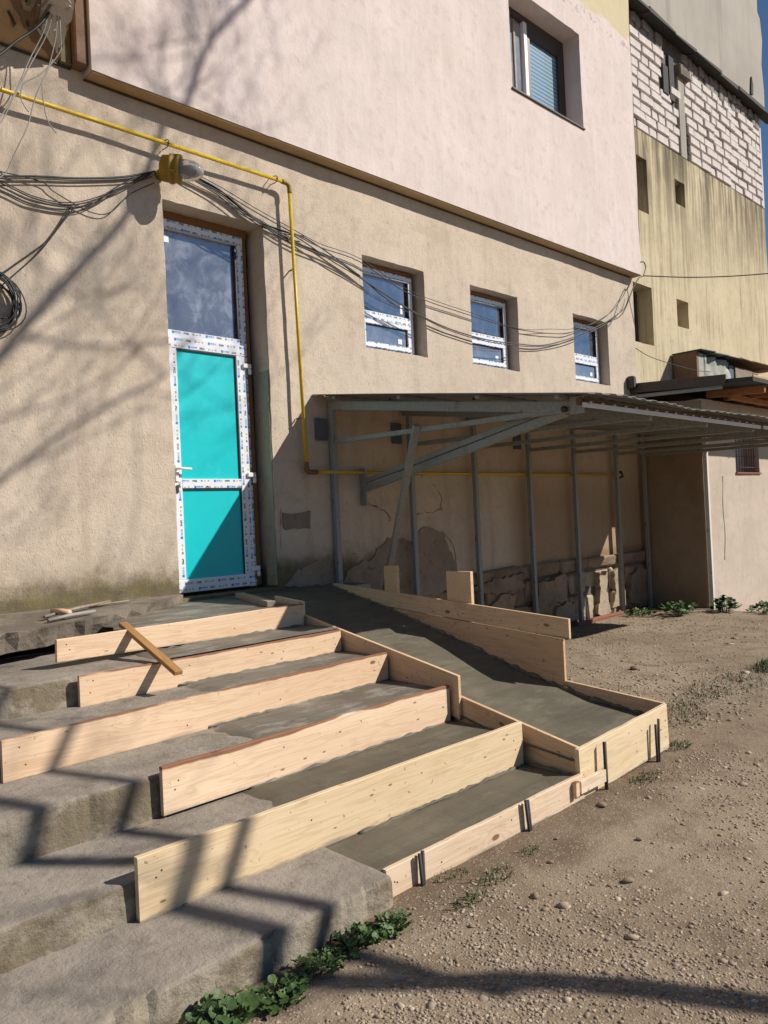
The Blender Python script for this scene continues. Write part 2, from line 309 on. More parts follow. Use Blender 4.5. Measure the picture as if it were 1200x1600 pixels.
def ground_mat():
    n = NT('dirt_and_gravel'); big = n.noise(n.obj, .5, 6, .6); mid = n.noise(n.obj, 3.5, 6, .7); fine = n.noise(n.obj, 38, 5, .75)
    col = n.mix(n.ss(big, .36, .64), (.315, .25, .182), (.225, .174, .122))
    col = n.mix(n.ma('MULTIPLY', n.ss(mid, .46, .66), .7), col, (.15, .11, .076))
    gp = n.xyz(n.obj); dn = n.ma('ADD', gp[1], n.ma('MULTIPLY', n.noise(n.obj, 2.6, 5, .7), -.9))
    damp = n.ma('MULTIPLY', n.ma('MULTIPLY', n.ss(dn, -4.55, -4.15), n.ss(gp[0], 5.2, 4.4)), n.ss(gp[1], -3.3, -3.6)); col = n.mix(n.ma('MULTIPLY', damp, .75), col, (.125, .088, .06))
    pe = n.vor(n.obj, 85); pc = n.vor(n.obj, 85, out='Color'); pv = n.xyz(pc)[0]
    pebb = n.ma('MULTIPLY', n.ss(pe, .5, .2), n.ss(pv, .45, .6))
    col = n.mix(n.ma('MULTIPLY', pebb, .55), col, n.mix(pv, (.24, .19, .145), (.50, .43, .34)))
    col = n.mix(n.ma('MULTIPLY', n.ss(fine, .55, .75), .4), col, (.19, .145, .10))
    p2 = n.vor(n.obj, 210)
    h = n.ma('ADD', n.ma('MULTIPLY', n.ss(pe, .6, 0), .6), n.ma('ADD', n.ma('MULTIPLY', p2, .3), fine))
    nb = n.bump(mid, .5, .04); nb = n.bump(h, .45, .006, nb)
    return n.fin(col, .95, nb, spec=.15)
M['ground'] = ground_mat()
def gravel_mat():
    n = NT('gravel_stones'); g = n.n('ShaderNodeNewGeometry'); r = g.outputs['Random Per Island']
    x = n.n('ShaderNodeValToRGB'); n.l(r, x.inputs[0]); e = x.color_ramp.elements
    e[0].color = (.17, .13, .092, 1); e[1].color = (.52, .44, .35, 1)
    for pos, c in ((.3, (.34, .27, .19, 1)), (.6, (.27, .23, .195, 1)), (.8, (.42, .33, .23, 1))): k = e.new(pos); k.color = c
    f = n.noise(n.obj, 60, 4, .6)
    return n.fin(n.mix(n.ma('MULTIPLY', f, .5), x.outputs[0], (.28, .22, .16)), .9, n.bump(f, .3, .004), spec=.2)
M['gravel'] = gravel_mat()
def leaf_mat(name, a, b):
    n = NT(name); g = n.n('ShaderNodeNewGeometry'); oi = n.n('ShaderNodeObjectInfo')
    r = n.ma('FRACT', n.ma('ADD', g.outputs['Random Per Island'], oi.outputs['Random']))
    n.b.inputs['Subsurface Weight'].default_value = 0
    return n.fin(n.mix(r, a, b), .5, n.bump(n.noise(n.obj, 90, 3, .5), .2, .002), spec=.4)
M['leaf'] = leaf_mat('mallow_leaf', (.022, .062, .012), (.085, .145, .04))
M['grass'] = leaf_mat('grass_blade', (.055, .085, .025), (.14, .15, .06))
M['bark'] = concrete('tree_bark', (.10, .085, .07), (.07, .06, .05), bumpy=.8)
M['plastic'] = concrete('cloudy_plastic_sheet', (.42, .43, .38), (.30, .31, .26), stain=(.20, .19, .15), bumpy=.5)

# ------------------------------------------------------------------ mesh helpers
def link(name, me, mat, parent=None):
    o = bpy.data.objects.new(name, me); C.objects.link(o)
    if mat is not None:
        me.materials.clear() if False else None
        if not me.materials: me.materials.append(M[mat] if isinstance(mat, str) else mat)
    if parent is not None: o.parent = parent
    return o
def tag(o, label=None, cat=None, group=None, kind=None):
    if label: o['label'] = label
    if cat: o['category'] = cat
    if group: o['group'] = group
    if kind: o['kind'] = kind
    return o
def empty(name, loc, label, cat, group=None):
    o = bpy.data.objects.new(name, None); C.objects.link(o); o.location = loc; o.empty_display_size = .1
    return tag(o, label, cat, group)
def mesh(name, vs, fs, smooth=False):
    me = bpy.data.meshes.new(name); me.from_pydata([tuple(v) for v in vs], [], fs); me.update()
    if smooth: me.polygons.foreach_set('use_smooth', [True]*len(me.polygons))
    return me
def rel(parent, vs):
    L = parent.location if parent is not None else Vector((0, 0, 0))
    if parent is not None and parent.parent is not None: L = L + parent.parent.location
    return [Vector(v) - L for v in vs]
def box_me(name, a, b, bev=.004, jit=0.0, parent=None, cuts=0):
    """axis-aligned box from corner a to corner b (world)"""
    bm = bmesh.new(); bmesh.ops.create_cube(bm, size=1)
    a, b = Vector(a), Vector(b); c = (a+b)/2; s = Vector((abs(b[i]-a[i]) for i in range(3)))
    for v in bm.verts: v.co = Vector((v.co.x*s.x, v.co.y*s.y, v.co.z*s.z))
    if jit:
        for v in bm.verts: v.co += Vector((random.uniform(-jit, jit) for _ in range(3)))
    if bev > 0: bmesh.ops.bevel(bm, geom=bm.edges[:], offset=min(bev, min(s)*.3), segments=1, affect='EDGES')
    me = bpy.data.meshes.new(name); bm.to_mesh(me); bm.free()
    return me, c
def box(name, a, b, mat, parent=None, bev=.004, jit=0.0):
    me, c = box_me(name, a, b, bev, jit); o = link(name, me, mat, parent)
    o.location = rel(parent, [c])[0]; return o
def bar(name, p, q, w, h, mat, parent=None, bev=.003, roll=0, upv=(0, 0, 1)):
    """rectangular bar from p to q, width w (sideways), height h"""
    p, q = Vector(p), Vector(q); d = q-p; L = d.length; d.normalize(); u = Vector(upv)
    if abs(d.dot(u)) > .99: u = Vector((0, 1, 0))
    side = d.cross(u).normalized(); u = side.cross(d)
    bm = bmesh.new(); bmesh.ops.create_cube(bm, size=1)
    for v in bm.verts: v.co = Vector((v.co.x*L, v.co.y*w, v.co.z*h))
    if bev: bmesh.ops.bevel(bm, geom=bm.edges[:], offset=min(bev, min(w, h, L)*.3), segments=1, affect='EDGES')
    me = bpy.data.meshes.new(name); bm.to_mesh(me); bm.free()
    o = link(name, me, mat, parent); mt = Matrix((d, -side, u)).transposed()
    o.rotation_mode = 'QUATERNION'; o.rotation_quaternion = mt.to_quaternion(); o.location = rel(parent, [(p+q)/2])[0]
    return o
def smooth_path(P, k=6):
    P = [Vector(p) for p in P]
    if len(P) < 3: return P
    Q = [P[0]*2-P[1]] + P + [P[-1]*2-P[-2]]; out = []
    for i in range(1, len(Q)-2):
        for j in range(k):
            t = j/k; a, b, c, d = Q[i-1], Q[i], Q[i+1], Q[i+2]
            out.append(.5*((2*b)+(c-a)*t+(2*a-5*b+4*c-d)*t*t+(3*b-a-3*c+d)*t**3))
    out.append(P[-1]); return out
def tube_geo(P, r, sides=6, vs=None, fs=None, cap=True):
    vs = [] if vs is None else vs; fs = [] if fs is None else fs
    P = [Vector(p) for p in P]; n = len(P); base = len(vs); prev = None
    for i, p in enumerate(P):
        d = (P[min(i+1, n-1)]-P[max(i-1, 0)]).normalized()
        if prev is None:
            a = Vector((0, 0, 1)) if abs(d.z) < .9 else Vector((1, 0, 0)); u = d.cross(a).normalized()
        else: u = (prev-d*prev.dot(d)).normalized()
        prev = u; v = d.cross(u); rr = r[i] if isinstance(r, (list, tuple)) else r
        for k in range(sides):
            t = 2*math.pi*k/sides; vs.append(p+u*math.cos(t)*rr+v*math.sin(t)*rr)
    for i in range(n-1):
        for k in range(sides):
            a = base+i*sides+k; b = base+i*sides+(k+1) % sides; fs.append((a, b, b+sides, a+sides))
    if cap: fs.append(tuple(base+k for k in range(sides))[::-1]); fs.append(tuple(base+(n-1)*sides+k for k in range(sides)))
    return vs, fs
def tube(name, P, r, mat, parent=None, sides=6, sm=0):
    if sm: P = smooth_path(P, sm)
    vs, fs = tube_geo(P, r, sides); return link(name, mesh(name, rel(parent, vs), fs, True), mat, parent)
def poly_slab(name, pts, axis, d0, d1, mat, parent=None):
    """polygon in the XZ plane (axis='y') or XY plane ('z') extruded from d0 to d1"""
    f = (lambda a, b, d: (a, d, b)) if axis == 'y' else ((lambda a, b, d: (a, b, d)) if axis == 'z' else (lambda a, b, d: (d, a, b)))
    n = len(pts); vs = [f(a, b, d0) for a, b in pts]+[f(a, b, d1) for a, b in pts]
    fs = [tuple(range(n)), tuple(range(2*n-1, n-1, -1))]+[(i, i+n, (i+1) % n+n, (i+1) % n) for i in range(n)]
    bm = bmesh.new(); bv = [bm.verts.new(v) for v in rel(parent, vs)]
    for q in fs: bm.faces.new([bv[i] for i in q])
    bmesh.ops.recalc_face_normals(bm, faces=bm.faces[:]); me = bpy.data.meshes.new(name); bm.to_mesh(me); bm.free()
    return link(name, me, mat, parent)
def rough_outline(pts, step=.05, amp=.015, seed=0):
    rg = random.Random(seed); out = []
    for i in range(len(pts)):
        a, b = Vector(pts[i]), Vector(pts[(i+1) % len(pts)]); k = max(1, int((b-a).length/step))
        for j in range(k):
            p = a.lerp(b, j/k); out.append((p.x+rg.uniform(-amp, amp), p.y+rg.uniform(-amp, amp)))
    return out
def brk(a, b, extra, step):
    L = sorted(set([a, b]+[e for e in extra if a < e < b])); out = [L[0]]
    for i in range(len(L)-1):
        k = max(1, math.ceil((L[i+1]-L[i])/step)); out += [L[i]+(L[i+1]-L[i])*j/k for j in range(1, k+1)]
    return out
def wall(name, x0, x1, z0, z1, y, openings, depth, mat, parent, step=.07, wav=.006, jit=.004, back=.4, base=None):
    """plastered wall facing -Y with recessed openings, slightly uneven"""
    xs = brk(x0, x1, [o[0] for o in openings]+[o[1] for o in openings], step)
    zs = brk(z0, z1, [o[2] for o in openings]+[o[3] for o in openings], step)
    def inside(x, z): return any(o[0]+1e-6 < x < o[1]-1e-6 and o[2]+1e-6 < z < o[3]-1e-6 for o in openings)
    idx = {}; vs = []; fs = []
    def vert(i, j):
        if (i, j) in idx: return idx[i, j]
        x, z = xs[i], zs[j]; n = noise.noise(Vector((x*1.3, y*3, z*1.3)))*wav*1.6+noise.noise(Vector((x*6, 5, z*6)))*wav*.5
        jx = noise.noise(Vector((x*9, 2.2, z*9)))*jit*2; jz = noise.noise(Vector((x*9, 8.2, z*9)))*jit*2
        if i in (0, len(xs)-1): jx = 0
        idx[i, j] = len(vs); vs.append((x+jx, y+n, z+jz)); return idx[i, j]
    for i in range(len(xs)-1):
        for j in range(len(zs)-1):
            if inside((xs[i]+xs[i+1])/2, (zs[j]+zs[j+1])/2): continue
            fs.append((vert(i, j), vert(i+1, j), vert(i+1, j+1), vert(i, j+1)))
    for o in openings:
        ii = [i for i, x in enumerate(xs) if o[0]-1e-6 <= x <= o[1]+1e-6]; jj = [j for j, z in enumerate(zs) if o[2]-1e-6 <= z <= o[3]+1e-6]
        loop = [(i, jj[0]) for i in ii]+[(ii[-1], j) for j in jj[1:]]+[(i, jj[-1]) for i in ii[::-1][1:]]+[(ii[0], j) for j in jj[::-1][1:-1]]
        f = [vert(*p) for p in loop]; bk = []
        for q in f: bk.append(len(vs)); vs.append((vs[q][0], y+depth, vs[q][2]))
        for k in range(len(f)): fs.append((f[k], bk[k], bk[(k+1) % len(f)], f[(k+1) % len(f)]))
    # body behind
    b = len(vs); e = .02
    for yy in (y+e, y+back):
        for x, z in ((x0, z0), (x1, z0), (x1, z1), (x0, z1)): vs.append((x, yy, z))
    fs += [(b+1, b+5, b+6, b+2), (b+4, b, b+3, b+7), (b+3, b+2, b+6, b+7), (b+4, b+5, b+1, b)]
    k = len(zs)-1
    for (i, j), (i2, j2), p, q in (((len(xs)-1, 0), (len(xs)-1, k), b+1, b+2), ((0, 0), (0, k), b, b+3)):
        fs.append((vert(i, j), vert(i2, j2), q, p))
    fs.append((vert(0, 0), vert(len(xs)-1, 0), b+1, b)); fs.append((vert(0, k), vert(len(xs)-1, k), b+2, b+3))
    return link(name, mesh(name, rel(parent, vs), fs), mat, parent)

# ------------------------------------------------------------------ ground
def zg(x, y):
    z = .012*noise.noise(Vector((x*1.1, y*1.1, 0)))+.006*noise.noise(Vector((x*4, y*4, 3)))
    z -= .24*max(0, min(x, 16)-11.45)*max(0, min(1, (-y-.3)/.8)) if x > 11.45 else 0
    z += .010*noise.noise(Vector((x*2.2+y*.7, y*2.6, 11)))+.004*noise.noise(Vector((x*9, y*9, 5)))
    z += .05*math.exp(-((x-10.6)**2+(y+1.1)**2)/.35)
    return z
def axis_pts(lo, hi, fine, step):
    L = []; v = lo
    while v < hi: L.append(v); v += step
    L.append(hi)
    a = lo; s = step
    while a > -900: s *= 1.6; a -= s; L.insert(0, a)
    a = hi; s = step
    while a < 900: s *= 1.6; a += s; L.append(a)
    return L
gx = axis_pts(-1, 17, 0, .08); gy = axis_pts(-9, .5, 0, .08)
vs = [(x, y, zg(x, y)-.02*(abs(x) > 60)) for y in gy for x in gx]; nx = len(gx)
fs = [(j*nx+i, j*nx+i+1, (j+1)*nx+i+1, (j+1)*nx+i) for j in range(len(gy)-1) for i in range(nx-1)]
tag(link('ground', mesh('ground', vs, fs, True), 'ground'), kind='structure')

# ------------------------------------------------------------------ beige and pink building
B = empty('building', (3, 0, 0), 'beige plastered building with pink upper storey, three small windows and a turquoise door', 'building')
DOOR = (3.255, 4.29, .98, 4.43); W1 = (5.56, 6.525, 3.42, 4.415); W2 = (7.34, 8.30, 3.43, 4.405); W3 = (9.62, 10.58, 3.435, 4.40)
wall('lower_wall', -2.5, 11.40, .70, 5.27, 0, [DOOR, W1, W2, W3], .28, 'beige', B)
PW = (8.215, 9.90, 7.085, 8.45)
wall('upper_wall', 2.61, 11.42, 5.235, 11.5, -.15, [PW], .34, 'pink', B, step=.1, back=.5)
box('soffit', (2.615, -.143, 5.222), (11.41, .0, 5.234), 'tan', B, .002)
# stepped ledge line where soffit meets wall
bar('soffit_bead', (2.6, -.014, 5.213), (11.3, -.014, 5.213), .016, .010, 'dark_roof', B, 0); bar('soffit_bead', (-1, -.012, 5.262), (2.5, -.012, 5.262), .02, .012, 'dark_roof', B, 0)
# recessed corner and balcony underside at the top of the left wall
box('shade_brown_side', (2.50, -.12, 5.272), (2.598, .02, 11), 'brownstrip', B, .012)  # side of the pink block, its shade put into the brown colour
poly_slab('balcony', [(-.004, 5.272), (-.95, 5.94), (-.95, 7.0), (-.004, 7.0)], 'x', -2.4, 2.40, 'tan', B)
sl = (5.94-5.272)/.946
def under(name, pts, seed, mat, lift, amp=.025):
    """ragged thin plate on the sloping underside; pts in (x, distance from wall)"""
    ro = rough_outline(pts, .05, amp, seed); vv = [(x, -d-.004-lift*.5, 5.272+sl*d-lift) for x, d in ro]
    bm = bmesh.new(); b0 = [bm.verts.new(v) for v in rel(B, vv)]; b1 = [bm.verts.new(Vector(v)+Vector((0, .02, .02))) for v in rel(B, vv)]
    bm.faces.new(b0); n_ = len(b0)
    for i in range(n_): bm.faces.new((b0[i], b1[i], b1[(i+1) % n_], b0[(i+1) % n_]))
    bmesh.ops.recalc_face_normals(bm, faces=bm.faces[:]); me = bpy.data.meshes.new(name); bm.to_mesh(me); bm.free()
    return link(name, me, mat, B)
under('broken_hollow', [(1.99, .26), (2.06, .19), (2.15, .13), (2.24, .06), (2.34, .03), (2.385, .04), (2.39, .3), (2.36, .6), (2.0, .6), (2.05, .40)], 3, 'brownstrip', .008, .03)
under('broken_lath', [(2.16, .31), (2.19, .22), (2.26, .14), (2.33, .09), (2.385, .10), (2.388, .3), (2.34, .6), (2.12, .6)], 6, 'reed', .020, .02)
under('broken_lath', [(2.02, .32), (2.08, .24), (2.13, .26), (2.10, .4), (2.03, .45)], 8, 'greywood', .022, .02)
random.seed(11)
for k in range(16):   # splintered pieces hanging off the broken underside
    x = random.uniform(2.02, 2.37); d = random.uniform(.08, .5); p = Vector((x, -d, 5.272+sl*d-.03))
    q = p+Vector((random.uniform(-.10, .05), -random.uniform(.04, .16), random.uniform(-.0, .12)))
    bar('lath_splinter', p, q, .018, .007, random.choice(['reed', 'greywood', 'brownstrip', 'bitumen']), B, 0)
box('cream_return', (2.405, -.05, 5.272), (2.496, .02, 11), 'beige', B, .008)

# window builder -----------------------------------------------------------
def pvc_window(win, zmid, tagpos, name='window'):
    x0, x1, z0, z1 = win; y = .135
    W = bpy.data.objects.new(name, None); C.objects.link(W); W.parent = B; W.location = Vector(((x0+x1)/2, y, z0))-B.location
    x0 += .008; x1 -= .075; z0 += .006; z1 -= .06
    box('mounting_foam', (x0, y+.01, z1+.002), (x1+.03, y+.07, z1+.06), 'foam', W, .008, .006)
    box('mounting_foam', (x1+.002, y+.012, z0+.03), (x1+.035, y+.07, z1), 'foam', W, .008, .004)
    t = .058
    box('frame', (x0, y, z1-t), (x1, y+.07, z1), 'film_h', W); box('frame', (x0, y, z0), (x1, y+.07, z0+t*.8), 'film_h', W)
    box('frame', (x0, y+.001, z0+t*.8+.001), (x0+t, y+.07, z1-t-.001), 'film_v', W); box('frame', (x1-t, y+.001, z0+t*.8+.001), (x1, y+.07, z1-t-.001), 'pvc', W)
    box('transom', (x0+t, y-.002, zmid-.04), (x1-t, y+.07, zmid+.045), 'film_h', W)
    box('bead', (x0+t, y-.006, z1-t-.018), (x1-t, y+.03, z1-t-.002), 'alu', W)
    box('bead', (x1-t-.02, y-.005, zmid+.05), (x1-t-.004, y+.03, z1-t-.02), 'seal', W)
    box('pane', (x0+t, y+.03, zmid+.045), (x1-t, y+.045, z1-t), 'pane', W)
    s = .055; a, b, c, d = x0+t+.004, x1-t-.004, z0+t*.8+.004, zmid-.045      # opening sash below
    box('sash', (a, y-.02, d-s), (b, y+.03, d), 'film_h', W); box('sash', (a, y-.02, c), (b, y+.03, c+s), 'film_h', W)
    box('sash', (a, y-.019, c+s), (a+s, y+.03, d-s), 'film_v', W); box('sash', (b-s, y-.019, c+s), (b, y+.03, d-s), 'film_v', W)
    box('bead', (a+s, y-.004, d-s-.014), (b-s, y+.01, d-s), 'seal', W); box('bead', (b-s-.014, y-.003, c+s), (b-s, y+.01, d-s-.014), 'seal', W)
    box('pane', (a+s, y+.005, c+s), (b-s, y+.018, d-s), 'pane_low', W)
    box('sticker', (b-s-.14, y+.003, c+s+.03), (b-s-.08, y+.006, c+s+.085), 'white_tag', W, 0)
    if tagpos: box('sticker', (x1-t-.12, y+.027, zmid+.09), (x1-t-.085, y+.0305, zmid+.19), 'white_tag', W, 0)
    box('sill', (x0-.004, y-.05, z0-.022), (x1+.03, y+.06, z0-.001), 'film_h', W)
    box('room', (x0-.10, y+.075, z0-.10), (x1+.20, y+.10, z1+.18), 'dark_in', W, 0)
pvc_window(W1, 3.83, True); pvc_window(W2, 3.83, False); pvc_window(W3, 3.83, False)

# upper brown window
W = bpy.data.objects.new('window', None); C.objects.link(W); W.parent = B; W.location = Vector((9.05, .1, 7.09))-B.location
W['label'] = 'brown framed upper window with light blue blind behind right pane'
x0, x1, z0, z1 = PW; y = .12
box('frame', (x0, y, z1-.09), (x1, y+.07, z1), 'brown_frame', W); box('frame', (x0, y, z0), (x1, y+.07, z0+.05), 'brown_frame', W)
for a, b in ((x0, x0+.07), (x1-.16, x1), (8.98, 9.05)): box('frame', (a, y-.002, z0+.05), (b, y+.068, z1-.09), 'brown_frame', W)
box('mullion', (8.90, y-.012, z0+.04), (8.975, y+.05, z1-.09), 'pvc', W)
box('mullion', (8.70, y+.02, z0+.05), (8.745, y+.05, z1-.12), 'greywood', W)
box('frame', (9.05, y-.001, z1-.26), (x1-.16, y+.06, z1-.09), 'brown_frame', W)
box('pane', (x0+.07, y+.04, z0+.05), (8.90, y+.055, z1-.09), 'pane_low', W); box('pane', (9.05, y+.03, z0+.05), (x1-.16, y+.045, z1-.26), 'pane_blind', W)
box('sill', (x0-.02, -.175, z0-.03), (x1+.02, .12, z0-.004), 'dark_roof', W)
box('room', (x0-.05, y+.09, z0-.05), (x1+.05, y+.12, z1+.05), 'dark_in', W, 0)

# ------------------------------------------------------------------ door
D = bpy.data.objects.new('door', None); C.objects.link(D); D.parent = B; D.location = Vector((3.77, .2, 1.0))-B.location
D['label'] = 'turquoise panel door in white frame covered with printed film'
y = .20; dx0, dx1, dz0, dz1 = 3.27, 4.185, 1.0, 4.35
zt = 3.36                                     # bottom of transom light
for (a, b, c, d) in ((dx0-.02, dx1+.06, dz1, dz1+.09), (dx1+.003, dx1+.06, dz0, dz1)):
    o = box('mounting_foam', (a, y+.012, c), (b, y+.09, d), 'foam', D, .012, .01)
box('frame', (dx0, y, dz1-.075), (dx1, y+.08, dz1), 'film_h', D)
box('frame', (dx0, y+.001, dz0), (dx0+.075, y+.08, dz1-.076), 'film_v', D); box('frame', (dx1-.075, y+.001, dz0), (dx1, y+.08, dz1-.076), 'film_v', D)
box('transom', (dx0+.075, y-.002, zt-.085), (dx1-.075, y+.078, zt), 'film_h', D)
box('bead', (dx0+.075, y-.008, dz1-.093), (dx1-.075, y+.03, dz1-.0765), 'alu', D)
box('bead', (dx1-.10, y-.006, zt+.002), (dx1-.0765, y+.03, dz1-.095), 'seal', D)
box('pane', (dx0+.075, y+.03, zt), (dx1-.075, y+.05, dz1-.075), 'pane_dusty', D)
box('sticker', (dx0+.09, y+.0265, dz1-.20), (dx0+.15, y+.029, dz1-.14), 'white_tag', D, 0)
lx0, lx1, lz0, lz1 = dx0+.045, dx1-.04, dz0+.012, zt-.062; ly = y-.03; st = .105
box('leaf_rail', (lx0, ly, lz1-st), (lx1, ly+.055, lz1), 'film_h', D); box('leaf_rail', (lx0, ly, lz0), (lx1, ly+.055, lz0+st+.01), 'film_h', D)
zr = 1.985
box('leaf_rail', (lx0+st, ly+.001, zr-.045), (lx1-st, ly+.055, zr+.04), 'film_h', D)
for a, b in ((lx0, lx0+st), (lx1-st, lx1)): box('leaf_stile', (a, ly+.0015, lz0+st+.01), (b, ly+.055, lz1-st), 'film_v', D)
box('panel', (lx0+st, ly+.022, zr+.04), (lx1-st, ly+.04, lz1-st), 'turq', D, .001); box('panel', (lx0+st, ly+.022, lz0+st+.01), (lx1-st, ly+.04, zr-.045), 'turq', D, .001)
for c, d in ((zr+.04, lz1-st), (lz0+st+.01, zr-.045)):
    box('bead', (lx0+st, ly+.006, d-.012), (lx1-st, ly+.03, d), 'seal', D, .001); box('bead', (lx1-st-.010, ly+.007, c), (lx1-st, ly+.03, d-.012), 'seal', D, .001)
for z in (3.12, 2.08, 1.19):
    box('hinge', (lx1-.045, ly-.022, z-.04), (lx1+.05, ly-.001, z+.005), 'pvc', D, .006); box('hinge', (lx1+.018, ly-.021, z-.095), (lx1+.05, ly, z-.042), 'pvc', D, .006)
box('handle', (lx0+.035, ly-.012, 2.0), (lx0+.068, ly-.001, 2.15), 'pvc', D, .005)
tube('handle', [(lx0+.052, ly-.008, 2.115), (lx0+.052, ly-.05, 2.115), (lx0+.075, ly-.056, 2.115), (lx0+.17, ly-.056, 2.11)], .011, 'pvc', D, 8)
box('lock', (lx0+.04, ly-.014, 1.90), (lx0+.064, ly-.001, 1.97), 'brown_frame', D, .004)
box('room', (dx0-.12, y+.085, dz0-.1), (dx1+.25, y+.11, dz1+.25), 'dark_in', D, 0)
box('reveal_lining', (4.276, .012, 1.0), (4.292, .17, 3.05), 'lining', D, .004)
# damaged plaster under the canopy
P1 = rough_outline([(5.08, .90), (5.12, 1.22), (5.45, 1.30), (5.75, 1.50), (6.1, 1.47), (6.35, 1.62), (6.62, 1.55), (6.78, 1.28), (6.88, 1.0), (6.85, .86), (6.0, .80)], .06, .022, 5)
P1 = [(x, z-.14) for x, z in P1]
poly_slab('plaster_patch', P1, 'y', -.012, .01, 'mortar', B)
P2 = rough_outline([(5.48, 1.95), (5.62, 1.70), (5.95, 1.60), (6.25, 1.62), (6.55, 1.66), (6.66, 1.78), (6.6, 1.95), (6.4, 2.05), (5.9, 2.03)], .05, .02, 9)
poly_slab('plaster_patch', P2, 'y', -.010, .01, 'beige', B)
P3 = rough_outline([(4.36, 1.53), (4.69, 1.53), (4.70, 1.69), (4.37, 1.68)], .06, .012, 2)
poly_slab('plaster_patch', P3, 'y', -.012, .01, 'mortar', B)
P4 = rough_outline([(4.36, .98), (5.0, .90), (5.0, 1.14), (4.8, 1.20), (4.5, 1.12)], .05, .025, 21)
poly_slab('plaster_patch', P4, 'y', -.010, .01, 'mortar', B)
random.seed(5)
def crack(pts, wd=.010):
    L = smooth_path([(x+random.uniform(-.02, .02), -.014, z+random.uniform(-.02, .02)) for x, z in pts], 3)
    tube('crack', [p+Vector((random.uniform(-.014, .014), .006, random.uniform(-.014, .014))) for p in L], [wd*random.uniform(.06, .42) for _ in L], 'bitumen', B, 4)
crack([(5.47, 1.74), (5.6, 1.70), (5.75, 1.62), (5.82, 1.55)], .016); crack([(6.35, 2.0), (6.5, 1.95), (6.62, 1.84), (6.65, 1.66)], .018)
crack([(6.65, 1.66), (6.5, 1.62), (6.3, 1.64), (6.2, 1.58)], .012); crack([(5.68, 1.95), (5.72, 1.8), (5.7, 1.68)], .008)
crack([(6.62, 1.40), (6.78, 1.25), (6.82, 1.02)], .010); crack([(6.4, 1.42), (6.36, 1.3), (6.4, 1.15)], .008)
crack([(4.34, 1.75), (4.36, 1.55), (4.33, 1.35)], .009)
# foundation stones below the plaster
random.seed(21)
x = 7.0
for (za, zb, dep, lo, hi, x0, x1, mt) in ((.0, .38, .035, .4, .75, 4.9, 11.38, 'stone'), (.38, .71, .03, .35, .7, 4.9, 11.38, 'stone'), (.715, .90, .07, .6, 1.1, 6.95, 11.38, 'plinth')):
    x = x0
    while x < x1-.05:
        L = min(random.uniform(lo, hi), x1-x); d = dep+random.uniform(-.015, .02)
        m_ = mt
        if mt == 'stone' and 9.3 < x+L/2 < 10.75: m_ = 'render'
        me, c = box_me('foundation_stone', (x+.008, -d, za+.008+random.uniform(0, .012)), (x+L-.008, .05, zb-.006-random.uniform(0, .015)), .03, .028)
        o = link('foundation_stone', me, m_, B); o.location = c-B.location; x += L
rp = random.Random(77)
for (xa, xb, za, zb, m_) in ((7.0, 8.1, .60, .80, 'plinth'), (7.3, 7.9, .2, .55, 'stone'), (8.3, 9.0, .30, .72, 'plinth'), (8.7, 9.25, .0, .30, 'mortar'), (9.75, 10.1, .02, .66, 'render'), (10.2, 10.58, .05, .68, 'render'), (10.7, 11.3, .1, .6, 'plinth'), (6.9, 7.4, .0, .3, 'mortar')):
    q = [(xa, za+rp.uniform(0, .1)), ((xa+xb)/2, za+rp.uniform(-.04, .06)), (xb, za+rp.uniform(0, .1)), (xb-rp.uniform(0, .12), (za+zb)/2), (xb-rp.uniform(0, .1), zb), ((xa+xb)/2, zb+rp.uniform(-.08, .05)), (xa+rp.uniform(0, .1), zb-rp.uniform(0, .1)), (xa+rp.uniform(0, .1), (za+zb)/2)]
    poly_slab('render_remnant', rough_outline(q, .05, .02, int(xa*100)), 'y', -.085-rp.uniform(0, .02), -.01, m_, B)
box('foundation_core', (4.9, -.004, -.3), (11.39, .3, .74), 'joint', B, 0)

# ------------------------------------------------------------------ yellow neighbour, block wall and grey tower
Yb = empty('building', (16, .6, 0), 'yellow stained plaster building behind, with bare white block storey on top', 'building')
YW = [(12.55, 13.24, 4.48, 5.53), (14.22, 14.71, 4.98, 5.50), (12.6, 13.28, 6.88, 7.87), (14.38, 14.80, 7.37, 7.84)]
wall('wall', 11.46, 18.98, -.6, 8.36, .6, YW, .32, 'yellow', Yb, step=.16, back=3.5)
for i, (a, b, c, d) in enumerate(YW):
    f = box('window', (a-.02, .90, c-.02), (b+.02, .96, d+.02), 'yellow' if i in (1, 3) else 'brown_frame', Yb, 0)
    if i in (0, 2):
        box('pane', (a+.07, .885, c+.07), (b-.13, .899, d-.12), 'pane_low', f, 0)
        for zz in (c+.02, d-.10): box('frame', (a, .875, zz), (b-.02, .899, zz+.05), 'brown_frame', f, .003)
        box('frame', (b-.10, .874, c+.07), (b-.04, .898, d-.10), 'brown_frame', f, .003)
bw = box('block_wall', (11.6, .66, 8.364), (18.98, 3.9, 10.6), 'joint', Yb, 0)
random.seed(3)
bms = []
for k in range(6):
    me, c = box_me('block', (-.5, -.5, -.5), (.5, .5, .5), 0, .03)
    bm = bmesh.new(); bm.from_mesh(me); bmesh.ops.bevel(bm, geom=bm.edges[:], offset=.05, segments=1, affect='EDGES'); bm.to_mesh(me); bm.free()
    me.materials.append(M['block']); bms.append(me)
rms = []
for k in range(4):
    me, c = box_me('block', (-.5, -.5, -.5), (.5, .5, .5), 0, .12); bm = bmesh.new(); bm.from_mesh(me)
    bmesh.ops.bevel(bm, geom=bm.edges[:], offset=.12, segments=1, affect='EDGES'); bm.to_mesh(me); bm.free(); me.materials.append(M['rubble']); rms.append(me)
